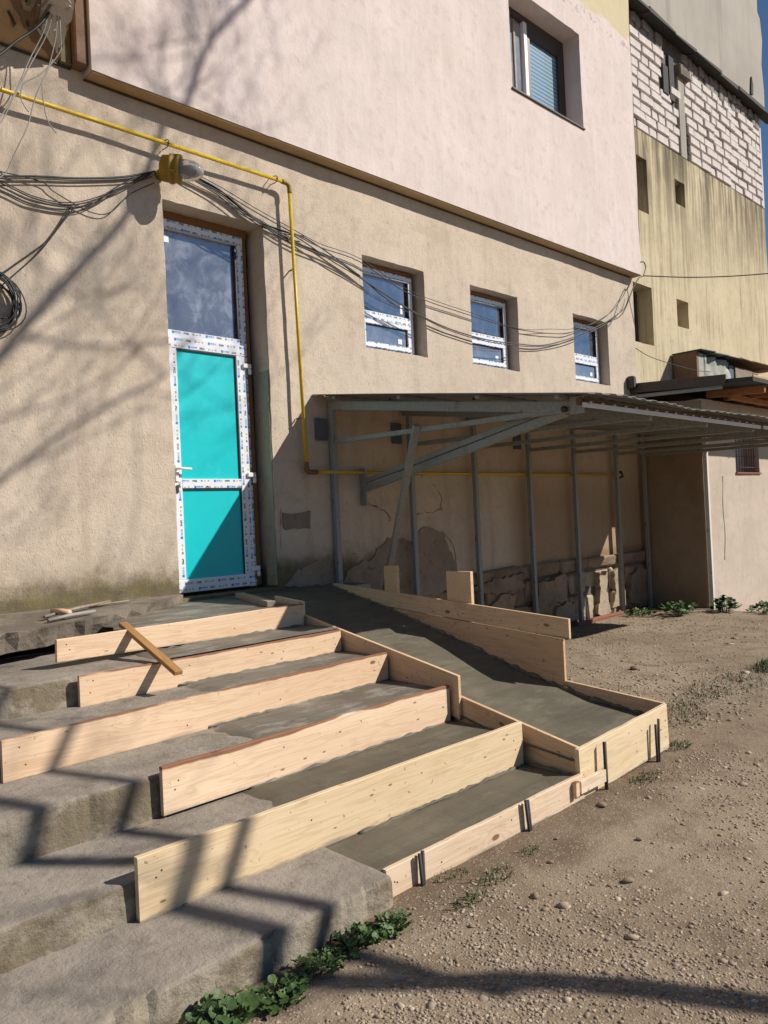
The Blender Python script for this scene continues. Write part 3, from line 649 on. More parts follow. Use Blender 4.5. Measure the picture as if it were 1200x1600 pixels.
def blk(me, x, L, z, H, prot, mt=None):
    o = bpy.data.objects.new('block', me); C.objects.link(o); o.parent = bw
    o.location = Vector((x+L/2, .66+.05-prot, z+H/2))-bw.location-Yb.location
    o.scale = (L, .12, H); o.rotation_euler = (random.uniform(-.02, .02), random.uniform(-.008, .008), random.uniform(-.01, .01))
z = 8.385; row = 0
while z < 10.14:
    H = .185; x = 12.55+(row % 2)*.24+random.uniform(-.06, .06)
    while x < 18.9:
        L = random.choice([.44, .46, .5, .48, .3, .26]); L = min(L, 18.95-x)
        if L > .12 and not (14.70 < x+L/2 < 15.05) and not (14.1 < x+L/2 < 14.62 and z > 9.45):
            blk(random.choice(bms), x+.02, L-.034-random.uniform(0, .03), z+.014, H-.036-random.uniform(0, .012), random.uniform(.03, .075))
        x += L
    z += H; row += 1
x = 12.5
while x < 18.9:
    L = random.uniform(.16, .3)
    if not (14.2 < x+L/2 < 15.05): 
        h = random.uniform(.15, .22)
        blk(random.choice(rms), x, L*.9, 10.16, h, random.uniform(.03, .07)); blk(random.choice(rms), x+.05, L*.85, 10.17+h, .36-h, random.uniform(.02, .06))
    x += L
box('column', (14.74, .60, 8.37), (15.0, .75, 10.2), 'tower', bw, .01); box('beam_end', (14.70, .52, 9.95), (15.16, .75, 10.16), 'ledge', bw, .02, .015)
box('vent', (14.12, .60, 9.42), (14.34, .74, 9.98), 'bitumen', bw, .01); box('vent', (14.40, .61, 9.38), (14.62, .74, 10.25), 'bitumen', bw, .01)
box('corner_plaster', (18.90, .60, 8.37), (19.02, .85, 10.5), 'block', bw, .02, .01)
T = empty('tower', (16, .6, 10.6), 'grey bare concrete tower wall rising above the white block storey', 'building')
# streaked slab wall, slightly wavy edge on the right
pts = [(11.6, 10.64), (19.36, 10.64), (19.38, 11.3), (19.30, 11.9), (19.42, 12.5), (19.34, 13.0), (19.20, 13.1), (19.24, 14.2), (19.2, 20), (11.6, 20)]
poly_slab('wall', pts, 'y', .62, 4, 'tower', T)
random.seed(14)
x = 11.6                                       # ragged bitumen flashing along the foot of the tower
while x < 19.4:
    L = random.uniform(.7, 1.5); d = random.uniform(.24, .30); zz = 10.56+random.uniform(-.015, .015)
    me = mesh('flashing', rel(T, [(x, .66, zz+.10), (x+L, .66, zz+.10), (x+L, .66-d, zz+random.uniform(-.06, .03)), (x, .66-d, zz+random.uniform(-.06, .03)),
              (x, .66, zz), (x+L, .66, zz), (x+L, .66-d, zz-.07), (x, .66-d, zz-.07)]), [(0, 1, 2, 3), (7, 6, 5, 4), (3, 2, 6, 7), (0, 3, 7, 4), (1, 5, 6, 2)])
    link('flashing', me, 'bitumen', T); x += L-.02
poly_slab('torn_felt', [(17.9, 10.6), (18.02, 10.62), (18.05, 10.85), (17.98, 11.02), (17.93, 10.8)], 'y', .38, .42, 'bitumen', T)

# ------------------------------------------------------------------ annex with overhanging roof
A = empty('outbuilding', (12.5, -1, 0), 'low plastered outbuilding with dark roof edge and barred window at far right', 'building')
AW = (12.58, 13.55, 2.06, 2.95)
wall('front_wall', 11.43, 17, -1.6, 3.16, -1.0, [AW], .3, 'annex', A, step=.12, back=.7)
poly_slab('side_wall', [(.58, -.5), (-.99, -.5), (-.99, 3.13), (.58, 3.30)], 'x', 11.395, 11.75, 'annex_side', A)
poly_slab('roof', [(.58, 3.42), (-1.85, 3.27), (-1.85, 3.33), (.58, 3.49)], 'x', 11.18, 17, 'bitumen', A)
bar('fascia', (11.17, .02, 3.44), (11.17, -1.48, 3.345), .035, .15, 'dark_roof', A)
bar('fascia', (11.20, .0, 3.31), (11.24, -1.4, 3.255), .03, .055, 'frame', A)
box('roof_end_cap', (11.06, -.12, 3.42), (11.16, .0, 3.62), 'dark_roof', A, .02)
for k in range(9):
    xx = 11.75+k*.62; bar('rafter', (xx, -.95, 3.245), (xx, -1.80, 3.205), .07, .10, 'rafter', A)
bar('rafter', (11.7, -1.32, 3.16), (17, -1.32, 3.16), .07, .08, 'rafter', A)
tube('gutter', [(11.9, -1.90, 3.30), (17, -1.90, 3.27)], .055, 'dark_roof', A, 10)
for k in range(4): tube('gutter_bracket', [(12.3+k*.9, -1.83, 3.36), (12.3+k*.9, -1.97, 3.345), (12.3+k*.9, -1.98, 3.28), (12.3+k*.9, -1.90, 3.235)], .008, 'bitumen', A, 5)
w_ = box('window', (12.56, -.76, 2.04), (13.57, -.70, 2.97), 'pane_pale', A, 0)
box('sill', (12.56, -1.03, 2.035), (13.57, -.77, 2.062), 'brick', w_, .004)
for k in range(10): tube('window_bar', [(12.60+k*.102, -.93, 2.06), (12.60+k*.102, -.93, 2.95)], .0055, 'rebar', w_, 5)
for k in range(5): tube('window_bar', [(12.58, -.945, 2.15+k*.18), (13.55, -.945, 2.15+k*.18)], .005, 'rebar', w_, 5)
crk = [(12.05, -1.006, 2.0), (12.0, -1.006, 1.5), (12.03, -1.006, 1.1), (11.97, -1.006, .7)]
tube('crack', smooth_path(crk, 4), .004, 'bitumen', A, 4)
# lean-to behind the annex roof
Sh = empty('shed', (14.5, .2, 3.5), 'small lean-to patched with cloudy plastic sheet behind the dark roof', 'shed')
poly_slab('side', [(13.88, 3.4), (13.96, 3.4), (13.96, 4.38), (13.88, 4.40)], 'y', .12, .57, 'brownstrip', Sh)
box('post', (13.97, .13, 3.4), (14.20, .19, 4.36), 'plastic', Sh, .006)
random.seed(8)
vs = []; fs = []
for i in range(16):
    for j in range(9): vs.append((14.20+i*.085, .16+.07*noise.noise(Vector((i*.45, j*.5, 1)))+.02*math.sin(i*1.1+j*.6), 3.4+j*.118))
for i in range(15):
    for j in range(8): fs.append((i*9+j, (i+1)*9+j, (i+1)*9+j+1, i*9+j+1))
o = link('plastic_sheet', mesh('plastic_sheet', rel(Sh, vs), fs, True), 'plastic', Sh); md = o.modifiers.new('thick', 'SOLIDIFY'); md.thickness = .006
box('dark_opening', (15.50, .20, 3.5), (15.72, .24, 4.30), 'bracket', Sh, 0)
box('back_panel', (15.74, .17, 3.4), (16.6, .22, 4.28), 'mortar', Sh, .004)
for k in range(7):
    bar('roof_sheet', (13.86+k*.6, .30, 4.395+.006*k+random.uniform(-.012, .012)), (14.50+k*.6, .30, 4.40+.006*k+random.uniform(-.012, .012)), .56, .014, ['dark_roof', 'sheet', 'dark_roof', 'rust', 'rust', 'rust', 'rust'][k], Sh, 0)
box('low_wall', (16.62, .16, 3.4), (18.4, .5, 4.22), 'tan', Sh, .01)

# ------------------------------------------------------------------ canopy
K = empty('canopy', (8, -1.4, 0), 'grey steel lean-to canopy with corrugated roof against the wall', 'canopy')
def zc(y): return 2.845+.142*y              # underside line of the sheet (y negative outwards)
XP = [5.0, 6.06, 7.15, 8.25, 9.31, 10.45, 11.30]
for i, x in enumerate(XP):
    zb = .93 if i == 0 else zg(x, -.1)-.05
    yb = -.05 if i == 0 else -.10
    box('post', (x-.028, yb-.03, zb), (x+.028, yb+.026, 2.79), 'frame', K, .004)
    bar('rafter', (x, -.02, zc(-.02)-.085), (x, -2.92, zc(-2.92)-.085), .045, .085, 'frame', K)
    bar('lower_chord', (x+.004, -.09, 2.385), (x+.004, -2.86, 2.345), .04, .045, 'frame', K)
    if i in (0, 1, 3): box('bracket', (x-.19, -.03, 2.40), (x-.045, -.004, 2.62), 'bracket', K, .004)
    for yy in (-.9, -1.9): box('bolt', (x-.012, yy-.012, zc(yy)-.03), (x+.012, yy+.012, zc(yy)-.012), 'rebar', K, .004)
for yy in (-.25, -1.15, -2.05, -2.8):
    bar('purlin', (4.86, yy, zc(yy)-.012), (11.42, yy, zc(yy)-.012), .045, .03, 'frame', K)
# plate, brace and strut of the end frame
box('wall_plate', (5.40, -.03, 1.74), (5.45, -.008, 2.11), 'rust', K, .003); box('wall_plate', (5.375, -.10, 1.73), (5.398, -.006, 2.12), 'frame', K, .003)
bar('brace', (5.41, -.03, 1.90), (5.02, -2.78, 2.335), .05, .065, 'frame', K); bar('brace', (5.41, -.03, 1.98), (5.05, -2.6, 2.37), .04, .05, 'frame', K)
bar('strut', (4.955, -1.27, 2.41), (5.56, -.10, .75), .06, .055, 'frame', K)
tube('bolt_head', [(4.965, -2.80, 2.345), (4.94, -2.80, 2.345)], .024, 'rebar', K, 8)
box('corner_plate', (4.965, -2.955, 2.30), (4.985, -2.84, 2.43), 'frame', K, .003)
# corrugated sheet
vs = []; fs = []; xs_ = []
x = 4.80
while x < 11.44: xs_ += [x, x+.07, x+.09, x+.15]; x += .17
prof = [0, 0, .009, .009]
ysl = [.0, -.8, -1.6, -2.4, -3.10]
for t in (0, .004):
    for yy in ysl:
        for i, xx in enumerate(xs_): vs.append((xx, yy+(.02*math.sin(xx*2.1)+.015*math.sin(xx*7) if yy < -3 else 0), zc(yy)+.006+prof[i % 4]+t+.006*math.sin(xx*3.1+yy)))
n1 = len(xs_); n2 = n1*len(ysl)
for j in range(len(ysl)-1):
    for i in range(n1-1):
        a = j*n1+i; fs.append((a, a+n1, a+n1+1, a+1)); fs.append((a+n2, a+1+n2, a+n1+1+n2, a+n1+n2))
for i in range(n1-1): a = (len(ysl)-1)*n1+i; fs.append((a, a+n2, a+1+n2, a+1))
for j in range(len(ysl)-1): a = j*n1; fs.append((a, a+n2, a+n1+n2, a+n1))
link('roof_sheet', mesh('roof_sheet', rel(K, vs), fs), 'sheet', K)
bar('front_beam', (4.93, -2.935, zc(-2.93)-.045), (11.4, -2.935, zc(-2.93)-.045), .04, .05, 'rust', K)
bar('front_trim', (4.93, -2.975, 2.355), (8.28, -2.975, 2.35), .014, .036, 'white_edge', K); bar('front_trim', (8.36, -2.975, 2.352), (11.4, -2.975, 2.35), .014, .036, 'white_edge', K)
x = 5.02
while x < 8.2: box('trim_rib', (x, -2.984, 2.374), (x+.03, -2.966, 2.384), 'white_edge', K, .003); x += .17
box('end_post', (11.285, -1.10, -.1), (11.345, -1.04, 2.62), 'white_edge', K, .004)
for i, (a, b) in enumerate(((9.05, 9.50), (9.53, 10.42), (10.44, 10.95))):
    o = box('edging_brick', (a, -.22+.05*i, -.03), (b, -.14+.05*i, .045), 'brick', None, .012, .012)
    tag(o, ['short red brick edging stub by the fifth canopy post', 'long red brick edging piece between two canopy posts', 'red brick edging piece nearest the outbuilding corner'][i], 'brick', 'brick edging at wall foot')
tube('wall_hook', [(10.55, -.01, 2.10), (10.55, -.12, 2.12), (10.56, -.14, 2.05), (10.52, -.08, 2.02)], .02, 'bitumen', B, 6)

# ------------------------------------------------------------------ old concrete stairs
St = empty('staircase', (2, -2.4, 0), 'wide old concrete staircase with fresh grey treads below the door', 'staircase')
def step_block(name, x0, x1, yf, yb, z0, z1, mat, amp=.008, seed=0, chip=.02):
    """step with a worn, crumbling, wandering nosing"""
    n = max(2, int((x1-x0)/.028)); H = z1-z0
    prof = [(0, z0), (-.004, z0+H*.35), (0, z0+H*.7), (.001, z1-.030), (.002, z1-.014), (.006, z1-.006), (.014, z1-.001), (.03, z1), (.12, z1+.001), (.25, z1), (.38, z1), (yb-yf, z1+.002)]
    p = len(prof); vs = []; fs = []
    for i in range(n+1):
        x = x0+(x1-x0)*i/n
        wv = noise.noise(Vector((x*1.9, seed, 0)))*amp*1.6+noise.noise(Vector((x*9, seed, 4)))*amp*.6
        c = noise.noise(Vector((x*4.2, seed, 2)))+.6*noise.noise(Vector((x*17, seed, 5))); ch = max(0, c-.30)*chip*1.6+max(0, noise.noise(Vector((x*31, seed, 7))))*.006
        endr = max(0, 1-(x1-x)/.05)**2 if x1 < 2.5 else 0        # rounded free end
        for k, (d, z) in enumerate(prof):
            q = Vector((x*7, k*1.7+seed, z*9)); j = noise.noise(q)*.0012+noise.noise(q*4)*.0014
            e = 1 if 3 <= k <= 6 else (.35 if k in (2, 7) else 0)
            vs.append((x-.02*endr*(k > 3), yf+d+wv*(1 if k < 8 else 0)+ch*e+(j if k < 7 else 0)+.05*endr*(k < 8), z-ch*.7*(e if k > 3 else 0)+(j if k > 0 else 0)-.02*endr*(k > 3)))
    for i in range(n):
        for k in range(p-1): a = i*p+k; fs.append((a, a+p, a+p+1, a+1))
    b = len(vs)
    for i in (0, n): vs.append((x0+(x1-x0)*i/n, yb, z0))
    fs.append(tuple(range(p))+(b,)); fs.append(tuple(n*p+k for k in range(p))[::-1]+(b+1,))
    return link(name, mesh(name, rel(St, vs), fs, False), mat, St)
step_block('old_step', -2.5, 2.185, -3.69, -3.10, -.25, .13, 'old_conc', .012, 1, .035)
step_block('old_step', -2.5, 3.60, -3.20, -2.55, .0, .276, 'old_conc', .010, 2)
step_block('old_step', -2.5, 3.60, -2.70, -2.10, .1, .47, 'old_conc', .010, 3)
step_block('old_step', -2.5, 3.60, -2.105, -1.55, .3, .622, 'old_conc', .008, 4)
step_block('old_step', -2.5, 3.60, -1.64, -.60, .4, .786, 'old_conc', .010, 5)
# fresh concrete laid on the right-hand part of each tread
def pour(name, x0, x1, yl, yr, y1, z, mat='fresh', seed=0):
    nx_, ny_ = int((x1-x0)/.07)+1, max(3, int((y1-yl)/.07)); vs = []; fs = []
    for j in range(ny_+1):
        for i in range(nx_+1):
            u = i/nx_; x = x0+(x1-x0)*u+(noise.noise(Vector((j*.6, seed, 3)))*.09 if i == 0 else 0); y0 = yl+(yr-yl)*u; yy = y0+(y1-y0)*j/ny_
            vs.append((x, yy, z+.004*noise.noise(Vector((x*3, yy*3, seed)))-(.02 if i == 0 else 0)))
    for j in range(ny_):
        for i in range(nx_): a = j*(nx_+1)+i; fs.append((a, a+1, a+nx_+2, a+nx_+1))
    return link(name, mesh(name, rel(St, vs), fs, True), mat, St)
pour('fresh_tread', 2.0, 3.645, -3.616, -3.616, -3.10, .125, 'fresh', 1)
pour('fresh_tread', 2.05, 3.645, -3.226, -3.242, -2.66, .290, 'fresh', 2)
pour('fresh_tread', 2.2, 3.645, -2.712, -2.688, -2.13, .484, 'landing', 3)
pour('fresh_tread', 2.3, 3.645, -2.17, -2.13, -1.62, .636, 'landing', 4)
pour('fresh_tread', 2.2, 3.645, -1.672, -1.65, -1.2, .800, 'landing', 5)
box('fresh_core', (2.126, -3.60, -.1), (3.64, -3.1, .105), 'landing', St, 0)
o = pour('landing', 2.25, 3.645, -1.268, -1.212, .22, .950, 'landing', 6)
box('landing_core', (2.5, -1.19, .60), (3.64, .18, .935), 'landing', St, 0)
poly_slab('cement_smear', rough_outline([(1.46, -2.735), (1.58, -2.705), (1.66, -2.715), (1.63, -2.775), (1.53, -2.768)], .02, .008, 6), 'z', .26, .2805, 'mortar', St)
# broken overhanging slab at the foot of the left wall
pts = rough_outline([(-2.5, -.93), (.9, -.95), (1.45, -.98), (1.75, -.90), (2.1, -.80), (2.45, -.70), (2.8, -.42), (3.1, -.22), (3.25, -.06), (3.25, .02), (-2.5, .02)], .09, .022, 12)
bm = bmesh.new(); top = [bm.verts.new(v) for v in rel(St, [(x, y, 1.025-.03*max(0, -y)+.012*noise.noise(Vector((x*4, y*4, 0)))) for x, y in pts])]
mid_ = [bm.verts.new(v) for v in rel(St, [(x+random.uniform(-.01, .01), y+(.0 if y > -.05 else random.uniform(-.01, .03)), .955) for x, y in pts])]
bot = [bm.verts.new(v) for v in rel(St, [(x, y+(0 if y > -.05 else random.uniform(.03, .06)), .865+.05*noise.noise(Vector((x*3, 1, 0)))) for x, y in pts])]
n_ = len(pts); bm.faces.new(top); bm.faces.new(bot[::-1])
for A_, B_ in ((top, mid_), (mid_, bot)):
    for i in range(n_): bm.faces.new((A_[i], B_[i], B_[(i+1) % n_], A_[(i+1) % n_]))
bmesh.ops.triangulate(bm, faces=bm.faces[:]); bmesh.ops.recalc_face_normals(bm, faces=bm.faces[:])
me = bpy.data.meshes.new('broken_slab'); bm.to_mesh(me); bm.free(); link('broken_slab', me, 'ledge', St)

# ------------------------------------------------------------------ ramp
Rm = empty('ramp', (4.2, -2, 0), 'freshly poured dark grey concrete ramp beside the stairs', 'ramp')
RZ = [(.18, .956), (-.3, .950), (-.67, .868), (-1.09, .775), (-1.94, .548), (-2.55, .372), (-3.05, .262), (-3.58, .200)]
def zr_(y):
    for (a, za), (b, zb) in zip(RZ, RZ[1:]):
        if b <= y <= a: return za+(zb-za)*(a-y)/(a-b)
    return RZ[-1][1]
vs = []; fs = []; ny_, nx_ = 64, 18
for j in range(ny_+1):
    yy = -.02+(-3.585+.02)*j/ny_
    for i in range(nx_+1):
        x = 3.650+(4.715-3.650)*i/nx_; vs.append((x, yy, zr_(yy)+.006*noise.noise(Vector((x*3, yy*3, 2)))+.0015*noise.noise(Vector((x*16, yy*16, 2)))))
for j in range(ny_):
    for i in range(nx_): a = j*(nx_+1)+i; fs.append((a, a+nx_+1, a+nx_+2, a+1))
link('poured_surface', mesh('poured_surface', rel(Rm, vs), fs, True), 'fresh', Rm)
poly_slab('concrete_body', [(y, z-.03) for y, z in RZ]+[(-3.58, -.1), (.18, -.1)], 'x', 3.70, 4.70, 'landing', Rm)
poly_slab('landing_extension', [(4.70, .02), (5.2, .02), (5.2, -.30), (4.75, -.30)], 'z', .5, .945, 'landing', Rm)

def slurry(par, P0, P1, r, seed, mat='fresh'):
    rg = random.Random(seed); P0, P1 = Vector(P0), Vector(P1); n = max(4, int((P1-P0).length/.03)); P_ = []; R_ = []
    for i in range(n+1):
        q = P0.lerp(P1, i/n); P_.append(q+Vector((0, rg.uniform(-.003, .003), rg.uniform(-.002, .004)))); k = noise.noise(Vector((i*.33, seed, 0))); R_.append(max(.002, r*(.7+1.3*k+rg.uniform(-.25, .25))))
    tube('slurry_bead', P_, R_, mat, par, 6)
slurry(St, (2.35, -3.262, .124), (3.62, -3.275, .126), .012, 1); slurry(St, (2.1, -2.742, .288), (3.62, -2.716, .289), .012, 2, 'landing'); slurry(St, (2.2, -2.20, .482), (3.62, -2.16, .483), .012, 3, 'landing')
slurry(St, (2.3, -1.695, .634), (3.62, -1.68, .636), .010, 4, 'landing'); slurry(St, (2.3, -1.29, .798), (3.6, -1.24, .799), .010, 5, 'landing'); slurry(St, (2.3, -3.612, .126), (3.6, -3.612, .127), .008, 9)
for i_ in range(7):
    (a_, za_), (b_, zb_) = RZ[i_], RZ[i_+1]
    if i_ == 0: continue
    slurry(Rm, (4.712, a_, za_+.004), (4.712, b_, zb_+.004), .020, 20+i_); slurry(Rm, (3.690, a_, za_+.002), (3.690, b_, zb_+.002), .010, 40+i_)
slurry(Rm, (3.7, -3.584, .20), (4.7, -3.584, .20), .014, 60); slurry(St, (3.636, -3.58, .128), (3.636, -3.30, .13), .014, 61)
slurry(Rm, (4.3, -.012, .952), (5.0, -.03, .948), .02, 63); slurry(St, (3.3, .16, .955), (4.28, .16, .955), .015, 64)

# ------------------------------------------------------------------ formwork boards
def board(name, p, q, h, t, mat, label, group='formwork boards', topz=None, cat='board', bow=.0):
    """upright board: p, q = bottom front corners of its two ends"""
    p, q = Vector(p), Vector(q); d = q-p; L = d.length
    n = max(3, int(L/.12)); vs = []; sec = 4
    for i in range(n+1):
        u = i/n; x = -L/2+L*u; by = bow*math.sin(math.pi*u); e = .0025
        ht = h if not isinstance(h, tuple) else h[0]+(h[1]-h[0])*u
        ht += .004*noise.noise(Vector((u*9, L*7, 1)))
        a = .003
        vs += [(x, by, a), (x, by+a, 0), (x, by+t-a, 0), (x, by+t, a), (x, by+t, ht-a), (x, by+t-a, ht), (x, by+a, ht), (x, by, ht-a)]
    fs = []
    for i in range(n):
        for k in range(8): a = i*8+k; b = i*8+(k+1) % 8; fs.append((a, b, b+8, a+8))
    fs.append(tuple(range(8))); fs.append(tuple(n*8+k for k in range(8))[::-1])
    bm = bmesh.new(); bv = [bm.verts.new(v) for v in vs]
    for f in fs: bm.faces.new([bv[i] for i in f])
    bmesh.ops.recalc_face_normals(bm, faces=bm.faces[:]); me = bpy.data.meshes.new(name); bm.to_mesh(me); bm.free()
    o = link(name, me, mat); rn = random.Random(int(L*1000)); dx = d.normalized(); dy = Vector((0, 0, 1)).cross(dx).normalized(); dz = dx.cross(dy)
    o.matrix_world = Matrix.Translation((p+q)/2) @ Matrix((dx, dy, dz)).transposed().to_4x4()
    hm = min(h) if isinstance(h, tuple) else h
    for u in (-.47, -.46, -.2+rn.uniform(-.1, .1), .15+rn.uniform(-.1, .1), .465, .47):   # nail heads
        zz = hm*rn.uniform(.2, .8); n_o = link('nail', mesh('nail', *tube_geo([(L*u, -.0015, zz), (L*u, .004, zz)], .004, 6)), 'rebar', o)
    return tag(o, label, cat, group)
board('formwork_board', (1.72, -1.315, .825), (3.625, -1.235, .783), (.135, .178), .028, 'plank_red', 'topmost step board, with bark along its upper edge, nearest the door')
board('formwork_board', (1.695, -1.70, .615), (3.625, -1.675, .615), .178, .028, 'plank_red', 'second step board from the door, under the loose batten')
board('formwork_board', (1.12, -2.235, .470), (3.63, -2.155, .468), (.192, .205), .028, 'plank_red', 'third step board from the door, reaching farthest to the left edge')
board('formwork_board', (1.638, -2.745, .292), (3.63, -2.712, .285), (.222, .232), .028, 'plank_red', 'fourth step board from the door, dark red upper edge and cement smear')
board('formwork_board', (1.272, -3.245, .126), (3.63, -3.268, .124), .246, .030, 'plank_yel', 'widest yellowish step board, with a tree shadow, above the lowest tread')
board('formwork_board', (2.165, -3.640, -.005), (3.67, -3.640, .000), .138, .026, 'plank_old', 'low scuffed front board at ground level along the lowest tread')
board('formwork_board', (3.672, -3.622, -.012), (4.722, -3.615, .022), (.282, .288), .028, 'plank_yel', 'tall end board closing the foot of the ramp')
def side_board(name, x, t, pts, mat, label):
    """board standing in a plane of constant x, outline in (y, z)"""
    c = Vector((x+t/2, sum(p[0] for p in pts)/len(pts), sum(p[1] for p in pts)/len(pts)))
    # built with its length along local x so that the grain follows it
    a, b = Vector(pts[0]), Vector(pts[1]); ang = math.atan2(b.y-a.y, b.x-a.x); ca, sa = math.cos(ang), math.sin(ang)
    loc = [((p[0]-c.y)*ca+(p[1]-c.z)*sa, -(p[0]-c.y)*sa+(p[1]-c.z)*ca) for p in pts]; n = len(pts)
    bm = bmesh.new(); A0 = [bm.verts.new((u, -t/2, v)) for u, v in loc]; A1 = [bm.verts.new((u, t/2, v)) for u, v in loc]
    bm.faces.new(A0); bm.faces.new(A1[::-1])
    for i in range(n): bm.faces.new((A0[i], A1[i], A1[(i+1) % n], A0[(i+1) % n]))
    bmesh.ops.recalc_face_normals(bm, faces=bm.faces[:]); bmesh.ops.bevel(bm, geom=[e for e in bm.edges], offset=.002, segments=1, affect='EDGES')
    me = bpy.data.meshes.new(name); bm.to_mesh(me); bm.free(); o = link(name, me, mat)
    dx = Vector((0, ca, sa)); dz = Vector((0, -sa, ca)); dy = dz.cross(dx)
    o.matrix_world = Matrix.Translation(c) @ Matrix((dx, dy, dz)).transposed().to_4x4()
    return tag(o, label, 'board', 'formwork boards')
side_board('formwork_board', 3.652, .026, [(-2.77, .577), (-1.17, .874), (-1.17, .640), (-2.77, .30)], 'plank_pink', 'upper sloping board between stairs and ramp')
side_board('formwork_board', 3.680, .026, [(-3.60, .272), (-2.70, .452), (-2.70, .10), (-3.60, -.01)], 'plank_pink', 'lower sloping board between lowest tread and ramp')
side_board('formwork_board', 3.640, .026, [(-1.21, .975), (-.84, 1.003), (-.84, .92), (-1.21, .80)], 'plank_old', 'short stub board standing behind the right end of the topmost step board')
side_board('formwork_board', 4.722, .026, [(-2.90, .812), (-.28, .990), (-.28, .86), (-2.90, .664)], 'plank_pink', 'upper plank along the outer side of the ramp')
side_board('formwork_board', 4.724, .026, [(-2.845, .660), (-.55, .836), (-.55, .60), (-2.845, .0)], 'plank_pink', 'wide lower plank along the outer side of the ramp')
side_board('formwork_board', 4.722, .026, [(-3.59, .308), (-2.85, .364), (-2.85, .0), (-3.59, .0)], 'plank_pink', 'low plank on the outer side near the ramp foot')
for i, (ya, yb, zt_) in enumerate(((-1.13, -.97, 1.165), (-1.98, -1.72, 1.13))):
    o = box('wooden_stake', (4.752, ya, .0), (4.79, yb, zt_), 'plank', None, .003)
    tag(o, ['narrow upright board end behind the outer ramp plank, nearer the wall', 'wide upright board end behind the outer ramp plank, nearer the viewer'][i], 'board', 'upright stakes of the ramp formwork')
o = box('cleat', (3.55, -3.668, .045), (3.585, -3.642, .125), 'plank_red', None, .002); tag(o, 'small upright wooden cleat where front board meets ramp end board', 'cleat')
o = box('cleat', (3.60, -3.668, .05), (3.86, -3.644, .12), 'plank_old', None, .002); tag(o, 'short nailed wooden splice joining front board and ramp end board', 'cleat')
for i, (x, ytop, zt_, lean, lab) in enumerate(((2.340, -3.664, .150, .018, 'left rebar of the crossed pair nearest the old step'), (2.362, -3.662, .155, -.004, 'right rebar of the crossed pair nearest the old step'),
        (3.105, -3.664, .160, .03, 'left rebar of the pair at the middle of the front board'), (3.125, -3.662, .155, .02, 'right rebar of the pair at the middle of the front board'),
        (3.868, -3.66, .270, -.004, 'thick rebar stake against the left of the ramp end board'), (4.478, -3.655, .235, .0, 'thin rebar at the right of the ramp end board'), (4.515, -3.657, .262, -.03, 'thick rebar at the right of the ramp end board'))):
    tag(tube('rebar_stake', [(x, ytop, zt_), (x+lean, ytop-.004, -.12)], .0085 if i != 4 else .011, 'rebar', None, 7), lab, 'rebar', 'rebar stakes holding the boards')
tag(bar('wooden_batten', (2.20, -1.17, .985), (2.185, -1.915, .752), .055, .028, 'stick', None), 'brown batten lying across the two upper step boards', 'batten')
tag(bar('timber_offcut', (3.72, -.20, .976), (3.44, -1.08, .972), .07, .045, 'greywood', None), 'short cement-caked timber lying on the landing before the door', 'timber')
for i, (p, q, r, m_, lab) in enumerate((((1.90, -.63, 1.035), (2.56, -.17, 1.045), .012, 'greywood', 'longest grey stick on the ledge at the left wall'), ((1.88, -.75, 1.02), (2.25, -.62, 1.03), .014, 'cable_grey', 'pale grey stick lying at the front of the ledge'),
        ((2.0, -.50, 1.05), (2.05, -.68, 1.045), .022, 'plank', 'short pale wood chip on the ledge'), ((2.35, -.28, 1.03), (2.7, -.2, 1.035), .008, 'greywood', 'thin twig on the ledge beside the wall'))):
    tag(tube('stick', [p, Vector(p).lerp(Vector(q), .5)+Vector((0, 0, .006)), q], r, m_, None, 6), lab, 'stick', 'sticks on the ledge')

# ------------------------------------------------------------------ gas pipe
G = empty('gas_pipe', (4.55, -.1, 2.1), 'yellow gas pipe running along and down the beige wall', 'pipe'); gy_ = -.095
tube('pipe_run', [(-2, gy_, 4.862), (4.48, gy_, 4.872)], .017, 'yellow_pipe', G, 12)
tube('elbow', smooth_path([(4.47, gy_, 4.872), (4.53, gy_, 4.868), (4.556, gy_, 4.84), (4.558, gy_, 4.78)], 4), .023, 'yellow_old', G, 10)
tube('pipe_run', [(4.557, gy_, 4.79), (4.612, gy_, 2.15)], .017, 'yellow_pipe', G, 12)
tube('elbow', smooth_path([(4.611, gy_, 2.17), (4.615, gy_, 2.10), (4.65, gy_, 2.075), (4.74, gy_, 2.075)], 4), .026, 'rust', G, 10)
tube('pipe_run', [(4.70, -.07, 2.078), (10.32, -.05, 2.074)], .017, 'yellow_pipe', G, 10)
for x in (3.27, 4.40): tube('hanger', smooth_path([(x, -.005, 4.92), (x, gy_, 4.905), (x+.005, gy_-.024, 4.88), (x, gy_, 4.845), (x, -.005, 4.85)], 3), .0045, 'rust', G, 5)
for z in (4.05, 2.6): tube('hanger', [(4.58, -.005, z), (4.58, gy_, z)], .008, 'rust', G, 5)

# ------------------------------------------------------------------ bulkhead lamp
Lm = empty('wall_lamp', (3.26, -.12, 4.62), 'old yellow bulkhead lamp with clear glass dome above the door', 'lamp')
ax = Vector((.72, -.68, -.14)).normalized(); c0 = Vector((3.20, -.14, 4.625))
def lathe(name, prof, mat, par, sides=20):
    a = ax; u = a.cross(Vector((0, 0, 1))).normalized(); v = a.cross(u); vs = []; fs = []
    for d, r in prof:
        for k in range(sides): t = 2*math.pi*k/sides; vs.append(c0+(a*d+(u*math.cos(t)+v*math.sin(t))*r)*1.2)
    for i in range(len(prof)-1):
        for k in range(sides): q = i*sides+k; w2 = i*sides+(k+1) % sides; fs.append((q, w2, w2+sides, q+sides))
    fs.append(tuple(range(sides))[::-1]); fs.append(tuple((len(prof)-1)*sides+k for k in range(sides)))
    return link(name, mesh(name, rel(par, vs), fs, True), mat, par)
